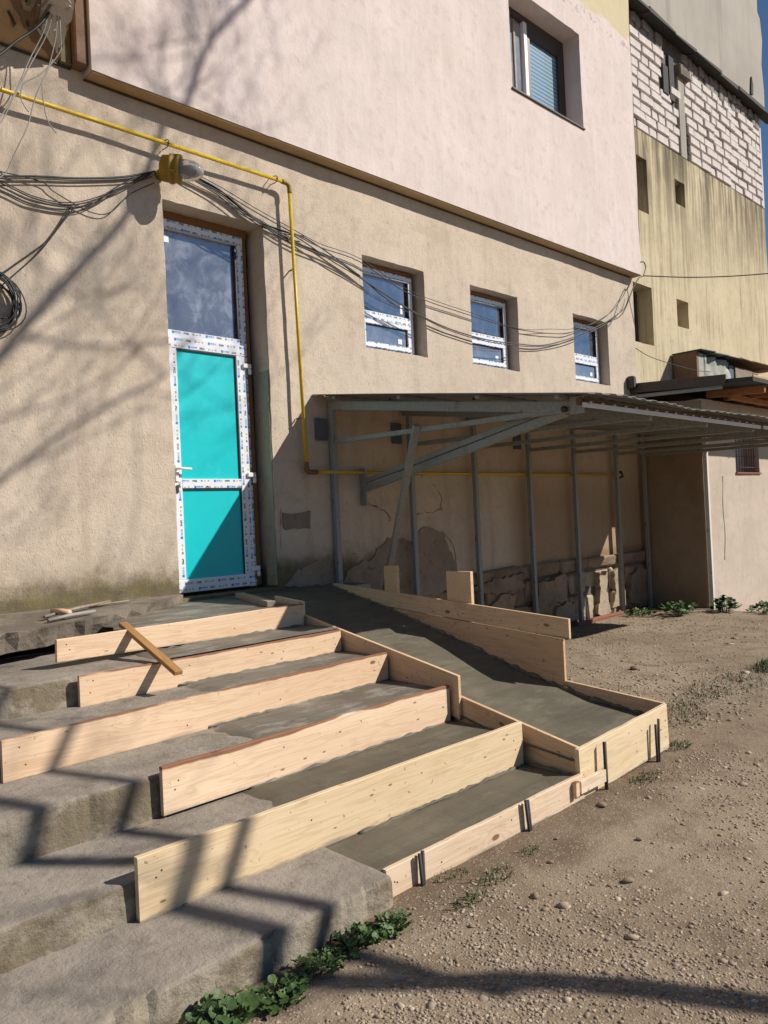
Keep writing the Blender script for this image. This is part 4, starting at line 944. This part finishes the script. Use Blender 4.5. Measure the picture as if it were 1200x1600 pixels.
lathe('housing', [(-.015, .06), (0, .088), (.05, .092), (.052, .10), (.075, .10), (.077, .085), (.10, .083), (.105, .098), (.125, .098), (.127, .07)], 'yellow_old', Lm)
lathe('glass_dome', [(.118, .072), (.16, .074), (.21, .068), (.25, .054), (.275, .032), (.285, .01)], 'lampglass', Lm)
lathe('bulb', [(.12, .018), (.16, .03), (.19, .034), (.22, .025), (.235, .008)], 'white_tag', Lm, 12)
for k in range(3):
    t = 2*math.pi*k/3+.5; u = ax.cross(Vector((0, 0, 1))).normalized(); v = ax.cross(u); p = c0+(u*math.cos(t)+v*math.sin(t))*.122
    tube('clamp_bolt', [p+ax*.04, p+ax*.135], .010, 'yellow_old', Lm, 6)
tube('mount', [(3.24, -.0, 4.625), (3.24, -.16, 4.625)], .045, 'yellow_old', Lm, 12)

# ------------------------------------------------------------------ cables
def cables(label, runs, mat='cable', cat='cable'):
    e = empty('cable_bundle', runs[0][0][0], label, cat)
    for P, r in runs: tube('cable', P, r, mat, e, 5, 5)
    return e
yw = -.035
def yp(L, dy=0, dz=0): return [(x, yw+dy, z+dz) for x, z in L]
CA = [(1.6, 4.21), (1.92, 4.246), (2.197, 4.317), (2.49, 4.383), (2.81, 4.475), (3.006, 4.55), (3.18, 4.63)]
CB = [(1.6, 4.24), (1.92, 4.199), (2.19, 4.14), (2.483, 4.174), (2.804, 4.348), (3.122, 4.582)]
CC = [(1.6, 4.20), (1.918, 4.165), (2.142, 4.113), (2.457, 4.142), (2.64, 4.244), (2.89, 4.45), (3.152, 4.612)]
CD = [(1.7, 4.27), (2.196, 4.288), (2.313, 4.235), (2.458, 4.183), (2.635, 4.14), (2.769, 4.183), (2.942, 4.373), (3.17, 4.531)]
CE = [(2.458, 4.167), (2.351, 3.982), (2.248, 3.835), (2.031, 3.631), (1.892, 3.509), (1.75, 3.42)]
CF = [(2.483, 4.164), (2.377, 4.013), (2.197, 3.751), (2.052, 3.587), (1.953, 3.483)]
cables('black cable bundle crossing the wall to the left of the lamp', [(yp(CA), .009), (yp(CA, -.01, -.02), .0055), (yp(CB), .006), (yp(CB, .01, .02), .0045), (yp(CC, -.01), .006), (yp(CC, .01, -.03), .0045), (yp(CD), .0045), (yp(CE), .0055), (yp(CF, -.01), .0055)])
CG = [(3.48, 4.69), (3.806, 4.626), (4.18, 4.525), (4.546, 4.439), (4.939, 4.353), (5.481, 4.311), (6.209, 4.095), (7.256, 4.007), (8.219, 3.966), (9.102, 4.024), (9.592, 4.126), (10.497, 4.489), (10.9, 4.766), (11.226, 5.091)]
CH = [(3.48, 4.668), (3.805, 4.608), (4.142, 4.467), (4.541, 4.35), (5.102, 4.276), (5.471, 4.147), (6.197, 3.921), (6.833, 3.793), (7.544, 3.747), (8.204, 3.773), (8.782, 3.826), (9.467, 4.009), (10.299, 4.316), (10.743, 4.516), (11.049, 4.691), (11.187, 4.893)]
CI = [(3.48, 4.66), (3.77, 4.576), (4.035, 4.454), (4.32, 4.424), (4.621, 4.393), (5.099, 4.236), (5.47, 4.133), (6.196, 3.906), (6.831, 3.77), (7.542, 3.723), (8.202, 3.747), (8.78, 3.809), (9.464, 3.973), (10.296, 4.287), (10.741, 4.496)]
CJ = [(3.48, 4.675), (3.839, 4.617), (4.177, 4.464), (4.468, 4.409), (4.779, 4.402), (5.358, 4.207), (5.578, 4.105), (5.9, 3.959), (6.194, 3.877)]
CK = [(8.247, 3.974), (8.952, 4.066), (9.478, 4.138), (10.12, 4.31)]
cables('black cable bundle sagging from the lamp past the three small windows', [(yp(CG, -.01), .0055), (yp(CG, -.02, .03)[:8]+yp(CK, -.02), .004), (yp(CH, -.01), .0075), (yp(CI, -.02), .006), (yp(CJ, -.01), .0065), (yp([(a, b-.05*math.sin(i*.9)) for i, (a, b) in enumerate(CJ[:5])], -.01), .005), (yp([(a, b+.03*math.cos(i)) for i, (a, b) in enumerate(CH[:6])], -.02), .007)])
cables('black cable looping at the corner of the pink storey', [([(10.406, -.12, 4.36), (10.797, -.14, 4.54), (11.136, -.16, 5.0), (11.30, -.18, 5.17), (11.40, -.19, 5.21), (11.53, -.17, 5.36), (11.50, -.165, 5.45), (11.40, -.16, 5.44)], .009), ([(11.40, -.19, 5.21), (12.1, -.75, 5.17), (12.9, -1.5, 5.18), (14.6, -2.9, 5.35)], .009)])
cables('thin cable strung from the wall corner to the lean-to', [([(11.41, .02, 4.12), (12.2, .1, 4.05), (13.5, .02, 3.97), (14.3, .05, 4.02)], .006)])
cables('tangle of pale wires dangling from the broken underside at top left', [(P, .0045) for P in (
 [(2.25, -.3, 5.603), (2.229, -.3, 5.451), (2.19, -.3, 5.292), (2.076, -.3, 5.035), (1.992, -.3, 4.818), (1.916, -.3, 4.653), (1.80, -.3, 4.44)],
 [(2.278, -.3, 5.615), (2.251, -.3, 5.412), (2.198, -.3, 5.247), (2.088, -.3, 5.016), (1.976, -.3, 4.766), (1.882, -.3, 4.551), (1.83, -.3, 4.48)],
 [(2.307, -.3, 5.628), (2.285, -.3, 5.33), (2.238, -.3, 5.12), (2.196, -.3, 4.985), (2.165, -.3, 4.903), (2.168, -.3, 4.762), (2.195, -.3, 4.629), (2.252, -.3, 4.562)],
 [(2.314, -.3, 5.583), (2.315, -.3, 5.27), (2.307, -.3, 5.195), (2.236, -.3, 5.072), (2.14, -.3, 4.951), (2.037, -.3, 4.857), (2.007, -.3, 4.754), (2.03, -.3, 4.692), (2.06, -.3, 4.656)],
 [(2.25, -.3, 5.11), (2.186, -.3, 4.958), (2.125, -.3, 4.818), (2.084, -.3, 4.687), (2.042, -.3, 4.533), (1.959, -.3, 4.346), (1.888, -.3, 4.174), (1.80, -.3, 4.08)])], 'cable_grey')
cables('single thick dark cable leaving the broken underside at top left', [([(2.28, -.3, 5.60), (2.229, -.3, 5.441), (2.131, -.3, 5.291), (1.992, -.3, 5.142), (1.879, -.3, 5.006), (1.70, -.3, 4.82)], .010)])
random.seed(4)
ce = empty('cable_coil', (1.88, -.05, 3.3), 'coil of black cable hanging on the wall at the left edge', 'cable')
for k in range(15):
    rx = random.uniform(.11, .20); rz = random.uniform(.15, .225); cx = 1.87+random.uniform(-.03, .01); cz = 3.30+(.225-rz)*random.uniform(-1, 1)*.8; ph = random.uniform(0, 6.28); P = []
    for i in range(27): t = ph+2*math.pi*i/26; P.append((cx+rx*math.cos(t)*(1+.06*math.sin(2*t+k)), -.05-.012*math.sin(t+k)-.002*k, cz+rz*math.sin(t)))
    tube('cable_loop', P, .0055, 'cable', ce, 5)

# ------------------------------------------------------------------ plants
def leaf_mesh(seed, rows=9):
    """rounded, lobed, slightly cupped mallow leaf with a stalk, unit size"""
    rg = random.Random(seed); n = 15; vs = [(0, 0, 0)]; fs = []
    for ring, rr in ((1, .55), (2, 1.0)):
        for i in range(n):
            t = -2.6+5.2*i/(n-1); r = rr*(1+(.05*math.cos(t*5.0) if ring == 2 else 0)); 
            vs.append((r*math.sin(t), r*math.cos(t)*.95+.25*rr, .22*rr*rr-.12*rr+.07*math.cos(t*5)*rr))
    for i in range(n-1):
        fs.append((0, 1+i, 2+i)); fs.append((1+i, 1+n+i, 2+n+i, 2+i))
    return mesh('leaf', vs, fs, True)
LM = [leaf_mesh(k) for k in range(3)]
for me in LM: me.materials.append(M['leaf'])
def plant(label, x, y, n, size, spread, h, seed, group='leafy weeds'):
    rg = random.Random(seed); e = empty('weed', (x, y, zg(x, y)), label, 'plant', group)
    vs, fs = [], []
    for k in range(n):
        a = rg.uniform(0, 6.28); d = spread*math.sqrt(rg.random()); hh = h*(.35+.65*rg.random())*(1-.5*d/spread); p = Vector((d*math.cos(a)*1.25, d*math.sin(a)*.8, hh))
        o = bpy.data.objects.new('leaf', rg.choice(LM)); C.objects.link(o); o.parent = e; o.location = p
        s = size*rg.uniform(.5, 1.15); o.scale = (s, s, s); o.rotation_euler = (rg.uniform(-.7, .7), rg.uniform(-.7, .7), a+rg.uniform(-1, 1))
        tube_geo([(p.x*.35, p.y*.35, -.01), (p.x*.75, p.y*.75, hh*.6), p], .0022, 4, vs, fs)
    st_ = link('stems', mesh('stems', vs, fs), 'leaf', e)
plant('largest dark leafy weed at the foot of the bottom old step', 1.27, -3.82, 80, .024, .12, .11, 1)
plant('leafy weed with narrow sprigs beside the largest weed', 1.47, -3.83, 70, .016, .10, .065, 2)
plant('dark weed midway along the bottom step riser', 1.68, -3.79, 90, .012, .10, .05, 3)
plant('dense low weed near the broken step corner', 1.86, -3.78, 110, .013, .10, .06, 4)
plant('weed patch right at the broken step corner', 2.02, -3.80, 90, .013, .09, .055, 5)
plant('small weed under the canopy edge by the brick edging', 10.35, -.45, 40, .04, .22, .14, 6)
plant('bushy weed in front of the shaded side wall', 10.55, -.95, 70, .045, .30, .22, 7)
plant('weed at the corner post of the outbuilding', 11.05, -1.35, 60, .05, .25, .26, 8)
plant('low weed trailing along the outbuilding front', 11.5, -1.75, 40, .045, .30, .16, 9)
def tuft(label, x, y, n, r, h, seed):
    rg = random.Random(seed); vs = []; fs = []
    for k in range(n):
        a = rg.uniform(0, 6.28); d = r*math.sqrt(rg.random())*1.0; bx, by = d*math.cos(a)*1.5, d*math.sin(a)*.7; t = rg.uniform(0, 6.28); L = h*rg.uniform(.35, .9); o = rg.uniform(.4, 1.5)*L
        wv = .003*(.6+h*6); nx_, ny_ = -math.sin(t)*wv, math.cos(t)*wv; b = len(vs); z0 = zg(x+bx, y+by)
        for u, ww in ((0, 1), (.5, .8), (1, .05)):
            px, py, pz = bx+math.cos(t)*o*u*u, by+math.sin(t)*o*u*u, z0+L*u*(1-.25*u)
            vs += [(px-nx_*ww, py-ny_*ww, pz), (px+nx_*ww, py+ny_*ww, pz)]
        fs += [(b, b+1, b+3, b+2), (b+2, b+3, b+5, b+4)]
    o = link('grass_tuft', mesh('grass_tuft', vs, fs), 'grass'); o.location = (x, y, 0); return tag(o, label, 'grass', 'grass tufts on the dirt')
for i, (lab, x, y, n, r, h) in enumerate((
    ('grass tuft below the middle of the front board', 2.63, -3.83, 90, .09, .05), ('isolated grass tuft nearest the viewer below the front board', 2.38, -3.90, 60, .06, .06),
    ('small grass tuft in front of the ramp end board', 4.15, -3.74, 110, .10, .05), ('grass tuft at the right end of the ramp end board', 4.86, -3.60, 120, .10, .06),
    ('grass patch just beyond the ramp foot', 5.45, -3.35, 140, .20, .06), ('thin grass patch beyond the ramp foot, second out', 5.75, -3.20, 160, .18, .06),
    ('wide low grass patch at the right edge', 6.75, -3.17, 260, .36, .07), ('dark grass clump at the right edge, farthest', 7.7, -3.2, 260, .22, .14),
    ('sparse grass strip before the wide grass patch', 6.2, -3.15, 110, .22, .05), ('tiny grass tuft between stones below the front board', 2.95, -3.80, 50, .05, .035), ('grass wisps against the low board near the old step', 2.5, -3.70, 60, .07, .035))):
    o = tuft(lab, x, y, n, r, h, i+30)
    if r > .17: o['kind'] = 'stuff'
# ------------------------------------------------------------------ loose stones
ico = bmesh.new(); bmesh.ops.create_icosphere(ico, subdivisions=1, radius=1); iv = np.array([v.co[:] for v in ico.verts]); ifc = np.array([[v.index for v in f.verts] for f in ico.faces]); ico.free()
rng = np.random.default_rng(5)
def gravel(name, pts, sizes):
    n = len(pts); V = np.repeat(iv[None], n, 0)*(1+rng.uniform(-.28, .28, (n, 12, 1)))
    V *= np.stack([rng.uniform(.8, 1.4, n), rng.uniform(.7, 1.1, n), rng.uniform(.45, .75, n)], 1)[:, None, :]
    a = rng.uniform(0, 6.28, n); ca, sa = np.cos(a)[:, None], np.sin(a)[:, None]
    V = np.stack([V[..., 0]*ca-V[..., 1]*sa, V[..., 0]*sa+V[..., 1]*ca, V[..., 2]], -1)*sizes[:, None, None]+pts[:, None, :]
    F = (ifc[None]+np.arange(n)[:, None, None]*12).reshape(-1)
    me = bpy.data.meshes.new(name); me.vertices.add(n*12); me.vertices.foreach_set('co', V.reshape(-1)); nf = n*20
    me.loops.add(nf*3); me.loops.foreach_set('vertex_index', F.astype(np.int32)); me.polygons.add(nf)
    me.polygons.foreach_set('loop_start', np.arange(nf, dtype=np.int32)*3); me.polygons.foreach_set('loop_total', np.full(nf, 3, np.int32)); me.update(calc_edges=True); me.validate()
    return me
def free(x, y): return (y < -3.72 or x > 4.82) and not (x < 2.2 and y > -3.75) and (y < -.25) and not (x > 11.3 and y > -1.05)
P = []; Sz = []
while len(P) < 52000:
    u = random.random(); d = 1.9+9.5*u**2.1; ang = random.uniform(R(24), R(74)); x = d*math.sin(ang); y = -6+d*math.cos(ang)
    if not free(x, y): continue
    if noise.noise(Vector((x*.8, y*.8, 7)))*1.3+.5*noise.noise(Vector((x*3, y*3, 2)))+.42-(.25 if y > -4.1 and x < 5 else 0) < random.random()*.8: continue
    s = .0020+.0062*random.random()**2.4*(1+d*.10)
    if random.random() < .012: s *= random.uniform(1.6, 3.2)
    P.append((x, y, zg(x, y)-s*random.uniform(-.1, .3))); Sz.append(s)
for k in range(5200):                              # rubble past the ramp and along the wall foot
    if k < 2600: x = random.gauss(5.9, .8); y = random.gauss(-2.6, .55)
    elif k < 3400: x = random.gauss(5.9, .6); y = random.gauss(-3.3, .25)
    else: x = random.uniform(5, 11.2); y = -.35-abs(random.gauss(0, 1.1))
    if not free(x, y): continue
    s = .003+.016*random.random()**3.2; P.append((x, y, zg(x, y)-s*random.uniform(-.1, .3))); Sz.append(s)
tag(link('gravel', gravel('gravel', np.array(P), np.array(Sz)), 'gravel'), 'fine loose gravel scattered over the dirt', 'gravel', kind='stuff')
for i, (x, y, s, lab) in enumerate(((2.60, -4.07, .022, 'rounded pale stone alone on the dirt below the front board'), (2.98, -4.28, .026, 'largest rounded tan stone right of the front board'), (3.13, -3.82, .017, 'pale stone close to the front board'),
      (3.645, -3.76, .03, 'dark clod against the foot of the ramp end board'), (3.36, -4.13, .018, 'pale flat stone out from the ramp end board'), (2.905, -4.235, .012, 'small orange stone left of the largest stone'), (2.86, -4.18, .011, 'small tan stone second left of the largest stone'), (2.92, -3.93, .015, 'pale stone midway below the front board'), (2.25, -4.02, .016, 'stone near the weed at the step corner'), (5.6, -3.0, .04, 'pale stone in the rubble past the ramp foot'), (6.9, -2.2, .05, 'pale stone in mid yard'))):
    me = gravel('stone', np.array([[0, 0, 0.]]), np.array([s])); me.polygons.foreach_set('use_smooth', [False]*20)
    o = link('stone', me, 'gravel'); o.location = (x, y, zg(x, y)+s*.3); md = o.modifiers.new('round', 'SUBSURF'); md.levels = 1; md.render_levels = 2
    tag(o, lab, 'stone', 'larger loose stones')

# ------------------------------------------------------------------ bare tree behind the viewer, which throws the branch shadows
Tr = empty('tree', (5.1, -8.2, 0), 'bare tree behind the viewer throwing branch shadows on wall and steps', 'tree')
rt = random.Random(19)
tv, tf, cv, cf = [], [], [], []
trunk = smooth_path([(5.0, -8.4, -.1), (5.06, -8.1, 2), (5.10, -7.98, 2.8), (5.28, -7.90, 3.5), (5.20, -7.80, 4.1), (5.38, -7.55, 4.7), (5.30, -7.35, 5.2), (5.45, -6.6, 5.9), (5.75, -5.7, 6.9), (6.39, -5.1, 8.0), (6.93, -5, 8.7), (7.44, -5, 9.34), (7.79, -5, 10.15), (8.1, -5, 10.9), (8.65, -5, 11.6), (9.0, -5, 12.3)], 4)
nT = len(trunk); tube_geo(trunk, [.064-.042*i/(nT-1) for i in range(nT)], 9, tv, tf)
stem2 = smooth_path([(5.2, -7.9, 3.6), (5.55, -7.55, 4.6), (5.7, -7.1, 5.4), (5.9, -6.2, 6.2), (6.2, -5.6, 7.0), (6.9, -5.2, 7.6), (7.8, -5.1, 8.1)], 4)
n2_ = len(stem2); tube_geo(stem2, [.046-.034*i/(n2_-1) for i in range(n2_)], 8, tv, tf)
def twig(p, d, L, r, lvl):
    n = 5; P_ = [p]; dd = d.normalized()
    for i in range(n):
        dd = (dd+Vector((rt.uniform(-.22, .22), rt.uniform(-.22, .22), rt.uniform(-.12, .25)))).normalized(); P_.append(P_[-1]+dd*L/n)
    tube_geo(P_, [r*(1-.75*i/n) for i in range(n+1)], 5 if lvl < 2 else 3, cv, cf, False)
    if lvl < 4:
        for k in range((4, 3, 3, 2)[lvl]):
            i = rt.randint(1, n); ax_ = Vector((rt.uniform(-1, 1), rt.uniform(-1, 1), rt.uniform(-.5, 1)))
            twig(P_[i], (dd+ax_*.8).normalized(), L*rt.uniform(.45, .72), max(.0022, r*.55), lvl+1)
for path, i0, cnt in ((trunk, 30, 46), (stem2, 13, 14), (trunk, 13, 9), (stem2, 3, 6)):
    for k in range(cnt):
        i = rt.randint(i0, len(path)-1); twig(path[i], Vector((rt.uniform(-1, 1), rt.uniform(-.6, .6), rt.uniform(-.35, 1))), rt.uniform(.6, 1.4), rt.uniform(.006, .012), 0)
twig(Vector((6.5, -5, 8.2)), Vector((1, 0, -.35)), 2.0, .016, 0); twig(Vector((6.1, -5.2, 7.6)), Vector((1, .1, .0)), 2.0, .012, 0)
for k in range(6): twig(Vector((7.6+k*.17, -5, 9.7+k*.35)), Vector((rt.uniform(-.5, .5), 0, 1)), rt.uniform(.9, 1.5), .010, 0)
link('trunk', mesh('trunk', rel(Tr, tv), tf, True), 'bark', Tr); link('crown', mesh('crown', rel(Tr, cv), cf, True), 'bark', Tr)
